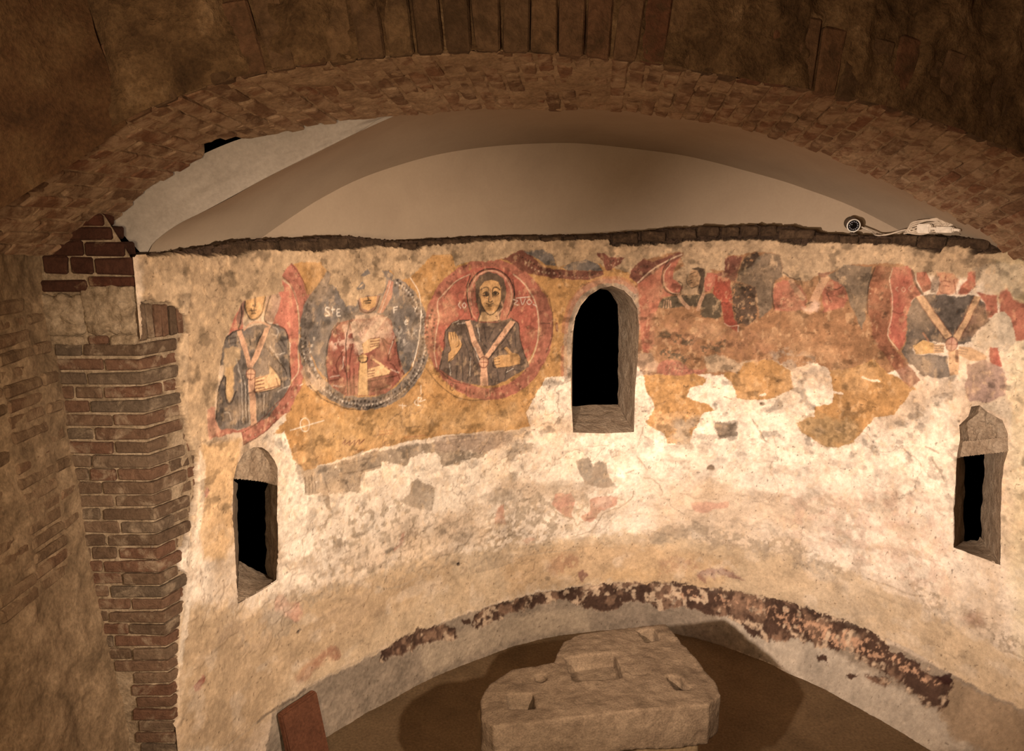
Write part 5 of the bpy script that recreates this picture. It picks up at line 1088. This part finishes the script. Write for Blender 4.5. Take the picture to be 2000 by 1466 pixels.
# ------------------------------------------------------------------ brick arch: intrados, then its front face with voussoirs
NA = 420
BK = resample(cr(D['arch_back'], 8), NA); FR = resample(cr(D['arch_front'], 8), NA)
def arch(a, b, up=0.):
    """a 0..1 along the span, b 0..1 from back to front, up > 0 into the masonry"""
    i = a * (NA - 1); p = np.array([np.interp(i, np.arange(NA), BK[:, k]) * (1 - b) + np.interp(i, np.arange(NA), FR[:, k]) * b for k in range(3)])
    if up:
        e = 1.5; j0, j1 = max(0, i - e), min(NA - 1, i + e)
        t = np.array([np.interp(j1, np.arange(NA), FR[:, k]) - np.interp(j0, np.arange(NA), FR[:, k]) for k in range(3)])
        ax = np.array([np.interp(i, np.arange(NA), FR[:, k]) - np.interp(i, np.arange(NA), BK[:, k]) for k in range(3)])
        n = np.cross(t, ax); n /= np.linalg.norm(n) + 1e-9
        if n[2] < 0: n = -n
        p = p + n * up
    return p
gb = np.linspace(-.01, 1.0, 44); ga = np.linspace(0, 1, NA)
P = BK[None] * (1 - gb[:, None, None]) + FR[None] * gb[:, None, None]
nr = np.cross(np.gradient(P, axis=1), np.gradient(P, axis=0)); nr /= np.linalg.norm(nr, axis=2)[..., None]
nr *= np.sign(nr[..., 2:3])
G1, G2 = np.meshgrid(ga * 5.2, gb * .75)
center = np.exp(-((ga - .42) / .16) ** 2)[None]
cov = .012 - .030 * (fbm(G1 * 9, G2 * 9, 4, 31) - .36) - .007 * center - .014 * (fbm(G1 * 28, G2 * 28, 3, 33) - .5)
hole = np.exp(-(((G1 - D['hole_a'] * 5.2) / .075) ** 4 + ((G2 - .03) / .09) ** 4)); cov = cov + .16 * hole
intr = link('ceiling_arch', grid_mesh('ceiling_arch', P + nr * cov[..., None]), M_ARCHMORTAR)
tag(intr, 'mortar-smeared brick underside of the wide arch before the apse', 'arch', kind='structure')
ncr = 70
for i in range(ncr):
    a0, a1 = (i + .07) / ncr, (i + .93) / ncr; am = (a0 + a1) / 2
    cuts = [-.02, .33, .66, 1.0] if i % 2 else [-.02, .17, .5, .83, 1.0]
    for b0, b1 in zip(cuts[:-1], cuts[1:]):
        if abs(am - D['hole_a']) < .019 and b0 < .1: continue
        b0 += .012 + random.uniform(0, .012); b1 -= .012; e = random.uniform(-.006, .006); h = .085
        if b0 < .03: b0 += random.uniform(-.05, .02)
        chunk('brick', [arch(a0, b0, e), arch(a1, b0, e), arch(a1, b1, e), arch(a0, b1, e), arch(a0, b0, h), arch(a1, b0, h), arch(a1, b1, h), arch(a0, b1, h)], M_ARCHBRICK, intr, .007, .004)

# front face: rough plaster over a ring of voussoirs
FN = np.array([.177, -.984, 0.])                 # towards the viewer
NF = 300; FRf = resample(cr(D['arch_front'], 8), NF)
tg = np.gradient(FRf, axis=0); rad = np.cross(tg, FN); rad /= np.linalg.norm(rad, axis=1)[:, None]; rad *= np.sign(rad[:, 2:3])
hb = np.r_[np.linspace(0, .5, 60), np.linspace(.52, 1.25, 16)]
P = FRf[None] + (rad * .6 + np.array([0, 0, .4]))[None] * hb[:, None, None]
s = np.linspace(0, 5.6, NF); G1, G2 = np.meshgrid(s, hb)
drip = fbm(G1 * 7, G2 * 1.6, 5, 41) - .5; lump = fbm(G1 * 5, G2 * 5, 5, 42) - .5; fine = fbm(G1 * 26, G2 * 20, 3, 43) - .5
mid = np.exp(-((s - D['vous_mid']) / .85) ** 4)[None] * np.clip(1.25 - G2 / .30, 0, 1)
out = .02 + .13 * drip * np.minimum(1, .3 + G2 * 3) + .06 * lump + .022 * fine - .018 * mid
facew = link('wall_arch', grid_mesh('wall_arch', P + FN[None, None] * out[..., None], flip=True), M_FACE)
tag(facew, 'dark rough plastered front face above the brick arch', 'wall', kind='structure')
nv = 50
for i in range(nv):
    j0, j1 = (i + .05) / nv * (NF - 1), (i + .95) / nv * (NF - 1)
    g = lambda arr, j: np.array([np.interp(j, np.arange(NF), arr[:, k]) for k in range(3)])
    lean = random.uniform(-.01, .01); hh = random.uniform(.25, .31); f0 = random.uniform(.022, .034) - .014 * min(1, abs((i + .5) / nv * 5.6 - D['vous_mid']) / 1.0) ** 2
    c8 = []
    for f in (f0, -.07):
        for j, r in ((j0, -.004), (j1, -.004), (j1, hh), (j0, hh)):
            c8.append(g(FRf, j) + g(rad, j) * r + FN * f + g(tg, j) / np.linalg.norm(g(tg, j)) * lean * (r > 0))
    chunk('voussoir', c8, M_VOUSSOIR, facew, .010, .005)
# smooth brown web turning towards the viewer at the left
W = [np.array(p) for p in D['web']]
g1, g2 = np.meshgrid(np.linspace(0, 1, 60), np.linspace(0, 1, 60))
P = ((W[0][None, None] * (1 - g1[..., None]) + W[1][None, None] * g1[..., None]) * (1 - g2[..., None]) + (W[3][None, None] * (1 - g1[..., None]) + W[2][None, None] * g1[..., None]) * g2[..., None])
P[..., 1] += (fbm(g1 * 3, g2 * 4, 4, 51) - .5) * .06 + .03 * np.sin(g1 * math.pi)
web = tag(link('ceiling_web', grid_mesh('ceiling_web', P), M_WEB), 'smooth brown plastered vault web at the upper left', 'vault', kind='structure')

# ------------------------------------------------------------------ brick pier at the left of the arch
CX, CY = -1.69, 3.55                              # outer corner of the pier
RD = np.array([.39, .921])                        # direction of its return along the apse wall
def lw(z): return -2.10 + .058 * max(0., (3.0 - z))
core = bmesh.new()
fx0, e = -2.2, .016
foot_ = [(fx0, CY + e), (CX - e * .6, CY + e), (CX - e * .9 + RD[0] * .42, CY + e + RD[1] * .42), (fx0, CY + .45)]
zz = np.linspace(0, H + .035, 160); xs = np.linspace(0, 1, 46)
rows = []
path = np.array(foot_[:3]); path = resample(path, 60); ncorner = int(np.argmin(np.abs(path[:, 0] - CX) + np.abs(path[:, 1] - CY)))
for z in zz:
    nn = (fbm(np.arange(60) * .55, np.full(60, z * 14), 3, 61) - .5) * .022 + (fbm(np.arange(60) * 1.9, np.full(60, z * 60), 2, 62) - .5) * .006
    rows.append(np.stack([path[:, 0] + nn * .35, path[:, 1] - nn * .9, np.minimum(z, np.where(np.arange(60) > ncorner, H - .19, H + .03 - .20 * np.clip((path[:, 0] + 1.80) / .11, 0, 1)))], -1))
pier = link('wall_pier', grid_mesh('wall_pier', np.array(rows)), M_MORTAR); core.free()
tag(pier, 'exposed brick pier with crumbling mortar at the left of the apse', 'pier', kind='structure')
def lump(x0, x1, z0, z1, f, mat, disp=.06, tex=.06):
    '''rough stone set in the pier front'''
    o = bpy.data.objects.new('tmp', prism_mesh('tmp', [(x0, CY - f), (x1, CY - f), (x1 + .03, CY + .1), (x0, CY + .1)], z0, z1)); COL.objects.link(o)
    r = o.modifiers.new('r', 'REMESH'); r.mode = 'VOXEL'; r.voxel_size = .009
    s_ = o.modifiers.new('s', 'SMOOTH'); s_.iterations = 4; s_.factor = .6
    t = bpy.data.textures.new('lumps', 'CLOUDS'); t.noise_scale = tex; t.noise_depth = 5
    dm = o.modifiers.new('d', 'DISPLACE'); dm.texture = t; dm.strength = disp; dm.mid_level = .45; dm.texture_coords = 'LOCAL'
    me = bpy.data.meshes.new_from_object(o.evaluated_get(bpy.context.evaluated_depsgraph_get())); me.name = 'rubble_stone'; bpy.data.objects.remove(o)
    for p in me.polygons: p.use_smooth = True
    me.materials.clear(); return link('rubble_stone', me, mat, pier)
def fprism(x0, x1, z0, z1, mat, d=.12, f=0., corner=False, name='brick', bev=.006, jit=.004):
    """block in the pier's front; a corner block follows the return line at its right end"""
    y0 = CY - f
    if corner: q = [(x0, y0), (CX + .003, y0), (CX + RD[0] * d + .003, CY + RD[1] * d), (x0, CY + d)]
    else: q = [(x0, y0), (x1, y0), (x1, CY + d), (x0, CY + d)]
    return chunk(name, [(x, y, z0) for x, y in q] + [(x, y, z1) for x, y in q], mat, pier, bev, jit)
def rprism(t0, t1, z0, z1, mat, f=0., name='brick', d=.1):
    nrm = np.array([RD[1], -RD[0]])              # towards the room
    p0 = np.array([CX, CY]) + RD * t0 + nrm * (f + .002); p1 = np.array([CX, CY]) + RD * t1 + nrm * (f + .002)
    q = [p0, p1, p1 - nrm * d, p0 - nrm * d]
    return chunk(name, [(*p, z0) for p in q] + [(*p, z1) for p in q], mat, pier, .006, .004)
bq = np.array(D['brick_uv'])
def bedge(z):
    '''how far the bare brick runs along the return at height z'''
    tt = np.linspace(0, .6, 121); k_ = inside(tt, np.full(121, z - H), bq); return tt[k_].max() if k_.any() else .1
zc = H - .545; ch = .0655; k = 0
while zc > .50:
    z1 = zc - .007; z0 = zc - ch + .005; left = lw((z0 + z1) / 2) - .03
    if zc < 1.05: left = -1.885 + (.02 if k % 2 else 0)
    jx = random.uniform(-.02, .02)
    split = (-1.865 if k % 2 else -1.945) + jx
    if zc < 1.05: split = None
    if split: 
        if k % 3 == 0: fprism(left, split - .13 - .006, z0, z1, M_BRICK, f=random.uniform(-.006, .004)); fprism(split - .13 + .006, split - .006, z0, z1, M_BRICK, f=random.uniform(-.006, .004))
        else: fprism(left, split - .006, z0, z1, M_BRICK, f=random.uniform(-.006, .004))
        fprism(split + .006, CX, z0, z1, M_BRICK, corner=True, d=.115 if k % 2 else .22, f=random.uniform(-.003, .004))
    else:
        fprism(left, CX, z0, z1, M_BRICK, corner=True, d=.115 if k % 2 else .2, f=random.uniform(-.003, .004))
    t0 = .128 if k % 2 else .233
    te = bedge((z0 + z1) / 2) + .05
    if t0 < .2 and te > t0 + .03: rprism(t0, min(te, t0 + .13), z0, z1, M_BRICK, f=random.uniform(-.020, -.012))
    t2 = .272 if t0 < .2 else t0 + .01
    if te > t2 + .03: rprism(t2, te, z0, z1, M_BRICK, f=random.uniform(-.024, -.014))
    zc -= ch; k += 1
# soldier bricks and rubble blocks at the head of the pier
for i in range(6):
    t0 = .012 + i * .046; rprism(t0, t0 + .039, H - .535, H - .365 - .008 * i, M_BRICK, f=random.uniform(-.004, .006))
lump(-2.11, -1.935, H - .505, H - .33, .008, M_MORTAR); lump(-1.925, CX - .012, H - .50, H - .285, .004, M_MORTAR)
lump(-2.11, -1.94, H - .555, H - .512, .002, M_MORTAR, .02); lump(-1.82, CX - .012, H - .557, H - .51, .004, M_MORTAR, .02)
fprism(-1.92, -1.83, H - .555, H - .51, M_BRICK, f=.004, name='brick', bev=.01)
for (x0, x1, z0, z1, cn) in ((-2.12, -1.90, -.315, -.262, 0), (-1.89, CX, -.29, -.245, 1), (-2.08, -1.975, -.235, -.155, 0), (-1.965, -1.865, -.235, -.16, 0), (-1.855, CX, -.238, -.165, 1), (-2.05, -1.90, -.155, -.090, 0), (-1.89, -1.72, -.155, -.092, 0), (-1.97, -1.765, -.085, -.03, 0), (-1.94, -1.80, -.025, .03, 0)):
    fprism(x0, x1, H + z0, H + z1, M_REDBRICK, corner=bool(cn), f=random.uniform(0, .006), bev=.008)

# ------------------------------------------------------------------ left side wall
Y0, Y1 = 2.2, 3.58
yy = np.linspace(Y0, Y1, 120); zz = np.linspace(0, H + .5, 300); GY, GZ = np.meshgrid(yy, zz)
X = -2.10 + .058 * np.maximum(0, 3.0 - GZ) - .03 * (3.55 - GY) + .05 * np.clip((GY - 3.3) / .3, 0, 1) * np.clip((1.6 - GZ), 0, 1) * .6
nn = .055 * (fbm(GY * 4, GZ * 4, 5, 71) - .5) + .014 * (fbm(GY * 22, GZ * 22, 4, 72) - .5)
PWL = np.stack([X + nn + .004, GY, GZ], -1)
left = link('wall_left', grid_mesh('wall_left', PWL, flip=True), M_LEFT)
tag(left, 'left side wall of mortar-smeared bricks leading to the pier', 'wall', kind='structure')
for i in range(19):
    z0 = 1.62 + i * .0665; z1 = z0 + .053; y = 3.55 - (0.02 if i % 2 else .15); first = True
    while y > 2.75:
        l = .24 if not first else (.12 if i % 2 else .0) or .24
        ya, yb = y - l, y; first = False
        def sx(yq, zq): 
            a = np.interp(yq, yy, np.arange(120)); b = np.interp(zq, zz, np.arange(300)); return PWL[int(round(b)), int(round(a)), 0]
        xm = np.mean([sx(q, r) for q in (ya, (ya + yb) / 2, yb) for r in (z0, z1)])
        q = xm + random.uniform(-.003, .016)
        chunk('brick', [(q, ya, z0), (q, yb, z0), (q, yb, z1), (q, ya, z1), (q - .09, ya, z0), (q - .09, yb, z0), (q - .09, yb, z1), (q - .09, ya, z1)], M_LEFTBRICK, left, .010, .006)
        y -= l + .014

# ------------------------------------------------------------------ floor and the rest of the crypt behind the viewer
gx, gy = np.meshgrid(np.linspace(-2.4, 3.6, 200), np.linspace(1.6, 6.15, 150))
fz = .02 * (fbm(gx * 1.5, gy * 1.5, 4, 81) - .5) + .006 * (fbm(gx * 12, gy * 12, 3, 82) - .5)
tag(link('floor', grid_mesh('floor', np.stack([gx, gy, fz], -1)), M_FLOOR), 'trodden brown earth floor of the apse', 'floor', kind='structure')
def quadwall(name, a, b, c, d, label, cat, mat=None):
    P = np.array([[np.array(a) * (1 - s) * (1 - t) + np.array(b) * s * (1 - t) + np.array(c) * s * t + np.array(d) * (1 - s) * t for s in np.linspace(0, 1, 24)] for t in np.linspace(0, 1, 24)])
    tag(link(name, grid_mesh(name, P), mat or M_ROOM), label, cat, kind='structure')
quadwall('floor_nave', (-2.4, -1.5, -.005), (3.6, -1.5, -.005), (3.6, 1.61, -.005), (-2.4, 1.61, -.005), 'earth floor of the crypt under the viewer', 'floor', M_FLOOR)
quadwall('wall_left_nave', (-2.19, -1.5, 0), (-2.13, 2.22, 0), (-2.15, 2.22, 4.7), (-2.15, -1.5, 4.7), 'left crypt wall behind the viewer', 'wall')
quadwall('wall_right', (3.2, -1.5, 0), (3.2, 3.5, 0), (3.2, 3.95, 4.7), (3.2, -1.5, 4.7), 'right crypt wall outside the frame', 'wall')
quadwall('wall_rear', (-2.4, -1.5, 0), (3.4, -1.5, 0), (3.4, -1.5, 4.7), (-2.4, -1.5, 4.7), 'rear crypt wall behind the viewer', 'wall')
quadwall('ceiling', (-2.4, -1.5, 4.65), (3.4, -1.5, 4.65), (3.4, 4.1, 4.65), (-2.4, 3.6, 4.65), 'plain crypt vault over the viewer', 'ceiling')

# ------------------------------------------------------------------ stone altar
AL = empty('stone_altar', (0.45, 3.5, 0)); tag(AL, 'weathered sandstone altar slab with square sockets on stone supports', 'altar')
inv = Matrix.Translation(-Vector(AL.location))
def carved(name, poly, z0, z1, cuts, mat, parent, vox=.0085, disp=.013, tex=.05):
    o = bpy.data.objects.new('tmp', prism_mesh('tmp', poly, z0, z1)); COL.objects.link(o); tmp = []
    for cp, ca, cb in cuts:
        c = bpy.data.objects.new('cut', prism_mesh('cut', cp, ca, cb)); COL.objects.link(c); tmp.append(c)
        m = o.modifiers.new('b', 'BOOLEAN'); m.object = c; m.operation = 'DIFFERENCE'; m.solver = 'EXACT'
    r = o.modifiers.new('r', 'REMESH'); r.mode = 'VOXEL'; r.voxel_size = vox
    s_ = o.modifiers.new('s', 'SMOOTH'); s_.iterations = 2; s_.factor = .5
    t = bpy.data.textures.new('waves', 'CLOUDS'); t.noise_scale = .28; t.noise_depth = 2
    dm = o.modifiers.new('w', 'DISPLACE'); dm.texture = t; dm.strength = .03; dm.mid_level = .5; dm.texture_coords = 'LOCAL'; dm.direction = 'Z'
    t = bpy.data.textures.new('lumps', 'CLOUDS'); t.noise_scale = tex; t.noise_depth = 4
    dm = o.modifiers.new('d', 'DISPLACE'); dm.texture = t; dm.strength = disp; dm.mid_level = .5; dm.texture_coords = 'LOCAL'
    dg = bpy.context.evaluated_depsgraph_get(); me = bpy.data.meshes.new_from_object(o.evaluated_get(dg)); me.name = name
    for q in tmp + [o]: bpy.data.objects.remove(q)
    for p in me.polygons: p.use_smooth = True
    me.materials.clear(); r_ = link(name, me, mat, parent); r_.matrix_parent_inverse = inv
    return r_
TOPZ = H - 2.15
carved('slab', D['altar_top'], TOPZ - .20, TOPZ, [(p, TOPZ - d, TOPZ + .1) for p, d in D['altar_cuts']], M_STONE, AL)
for p in D['altar_legs']:
    carved('support', p, -.01, TOPZ - .185, [], M_SUPPORT, AL, .016, .012, .15)

# ------------------------------------------------------------------ terracotta slab leaning at the foot of the wall
tp = D['terra']; bm = bmesh.new()
vsq = [bm.verts.new(p) for p in tp]
for f in ((0, 1, 2, 3), (7, 6, 5, 4), (0, 4, 5, 1), (1, 5, 6, 2), (2, 6, 7, 3), (3, 7, 4, 0)): bm.faces.new([vsq[i] for i in f])
bmesh.ops.bevel(bm, geom=list(bm.edges), offset=.008, segments=2, affect='EDGES')
bmesh.ops.subdivide_edges(bm, edges=list(bm.edges), cuts=2, use_grid_fill=True)
for v in bm.verts: v.co += Vector(rng.normal(0, .0015, 3))
tag(from_bm('terracotta_slab', bm, M_TERRA), 'reddish terracotta slab leaning against the foot of the wall', 'slab')

# ------------------------------------------------------------------ security camera and its wiring on the ledge
def on_ledge(u, off, dz=0.):
    p = wp(u, float(np.interp(u, us, vtop)), off); p[2] += dz; return p
cu = D['cam_u']; cp = wp(cu, D['cam_v'], .10)
sc = empty('security_camera', tuple(on_ledge(cu, .10))); tag(sc, 'small grey bullet security camera on the ledge at the right', 'camera')
inv = Matrix.Translation(-Vector(sc.location))
look = Vector((-.16, -.96, -.20)).normalized(); MQ = Matrix.Translation(Vector(cp)) @ look.to_track_quat('Z', 'Y').to_matrix().to_4x4()
def part(name, mat, build, smooth=True):
    bm = bmesh.new(); build(bm); o = from_bm(name, bm, mat, sc, smooth); o.matrix_parent_inverse = inv; return o
part('housing', M_CAMGREY, lambda bm: revolve(bm, [(.028, -.115), (.036, -.108), (.038, -.10), (.038, 0), (.040, .002)], MQ))
part('sun_shield', M_CAMGREY, lambda bm: revolve(bm, [(.040, -.09), (.043, -.09), (.043, -.004), (.040, -.004)], MQ))
part('front_ring', M_CAMRING, lambda bm: revolve(bm, [(.043, -.004), (.0445, .004), (.043, .010), (.038, .010), (.037, .004)], MQ, 32))
part('front_plate', M_CAMBLACK, lambda bm: revolve(bm, [(.0375, .001), (.0375, .0055)], MQ, 28))
part('lens', M_CAMBLACK, lambda bm: revolve(bm, [(.013, .004), (.013, .011), (.010, .012), (.004, .009)], MQ, 20))
for k in range(12):
    a = k * math.pi / 6
    part('led', M_LED, lambda bm: revolve(bm, [(.0042, .005), (.0040, .008), (.002, .0095)], MQ @ Matrix.Translation((.026 * math.cos(a), .026 * math.sin(a), 0)), 8))
part('bracket', M_CAMGREY, lambda bm: tube(bm, [Vector(cp) + Vector((.004, .03, -.03)), Vector(cp) + Vector((.006, .035, -.055)), Vector(on_ledge(cu, .12, .012))], .011, 10))
part('bracket_foot', M_CAMGREY, lambda bm: revolve(bm, [(.026, -.008), (.026, .008), (.016, .014)], Matrix.Translation(Vector(on_ledge(cu, .12, .004)))))
def cable(name, pts, r, mat, label, grp=None):
    bm = bmesh.new(); tube(bm, [tuple(p) for p in cr(pts, 6)], r, 6); return tag(from_bm(name, bm, mat, None, True), label, 'cable', grp)
c0 = np.array(MQ @ Vector((0, .0, -.122)))
cable('camera_cable', [c0, on_ledge(cu + .09, .15, .03), on_ledge(cu + .16, .07, .008), on_ledge(cu + .24, .06, .012), on_ledge(cu + .33, .08, .035), on_ledge(cu + .40, .10, .03)], .0055, M_CABLE, 'pale cable running from the security camera along the ledge')
pu = D['coil_u']
pts = []
for k in range(6):
    w = .10 + .018 * k
    for a in np.linspace(0, 2 * math.pi, 13)[:-1]:
        pts.append(on_ledge(pu - .01 + .008 * k + w * math.cos(a + k * .4), .022 + .005 * k + .012 * math.sin(a * 2 + k), .058 + (.036 + .006 * (k % 3)) * math.sin(a + k * .7)))
cable('cable_coil', pts, .0055, M_CABLE, 'tangled coil of pale cable heaped round the two white plugs')
for k, (du, w, h, lab) in enumerate(((.0, .085, .055, 'square white power adapter in the cable tangle, nearer the camera'), (.125, .11, .035, 'long white cable connector right of the square adapter'))):
    p = on_ledge(pu + du, -.005, .020 + h / 2); x, y, nx_, ny_ = plan(pu + du); tn = Vector((float(ny_), -float(nx_), 0)); nn_ = Vector((float(nx_), float(ny_), 0))
    bm = bmesh.new(); bmesh.ops.create_cube(bm, size=1)
    for v in bm.verts: v.co = tn * v.co.x * w + nn_ * v.co.y * .04 + Vector((0, 0, 1)) * v.co.z * h
    bmesh.ops.bevel(bm, geom=list(bm.edges), offset=.007, segments=2, affect='EDGES')
    ad = empty('power_adapter' if k == 0 else 'cable_connector', tuple(p)); tag(ad, lab, 'adapter')
    from_bm('body', bm, M_PLUG, ad)
    bm = bmesh.new(); tube(bm, [tn * (w * .48), tn * (w * .5 + .02), tn * (w * .5 + .035) + Vector((0, 0, -.004))], .009, 8); from_bm('strain_relief', bm, M_PLUG, ad)
cable('black_cable', [on_ledge(pu + .16, .10, .02), on_ledge(pu + .27, .09, .022), on_ledge(pu + .36, .09, .016), on_ledge(pu + .44, .10, .012)], .006, M_CABLEB, 'thin black cable leading from the tangle towards the right')
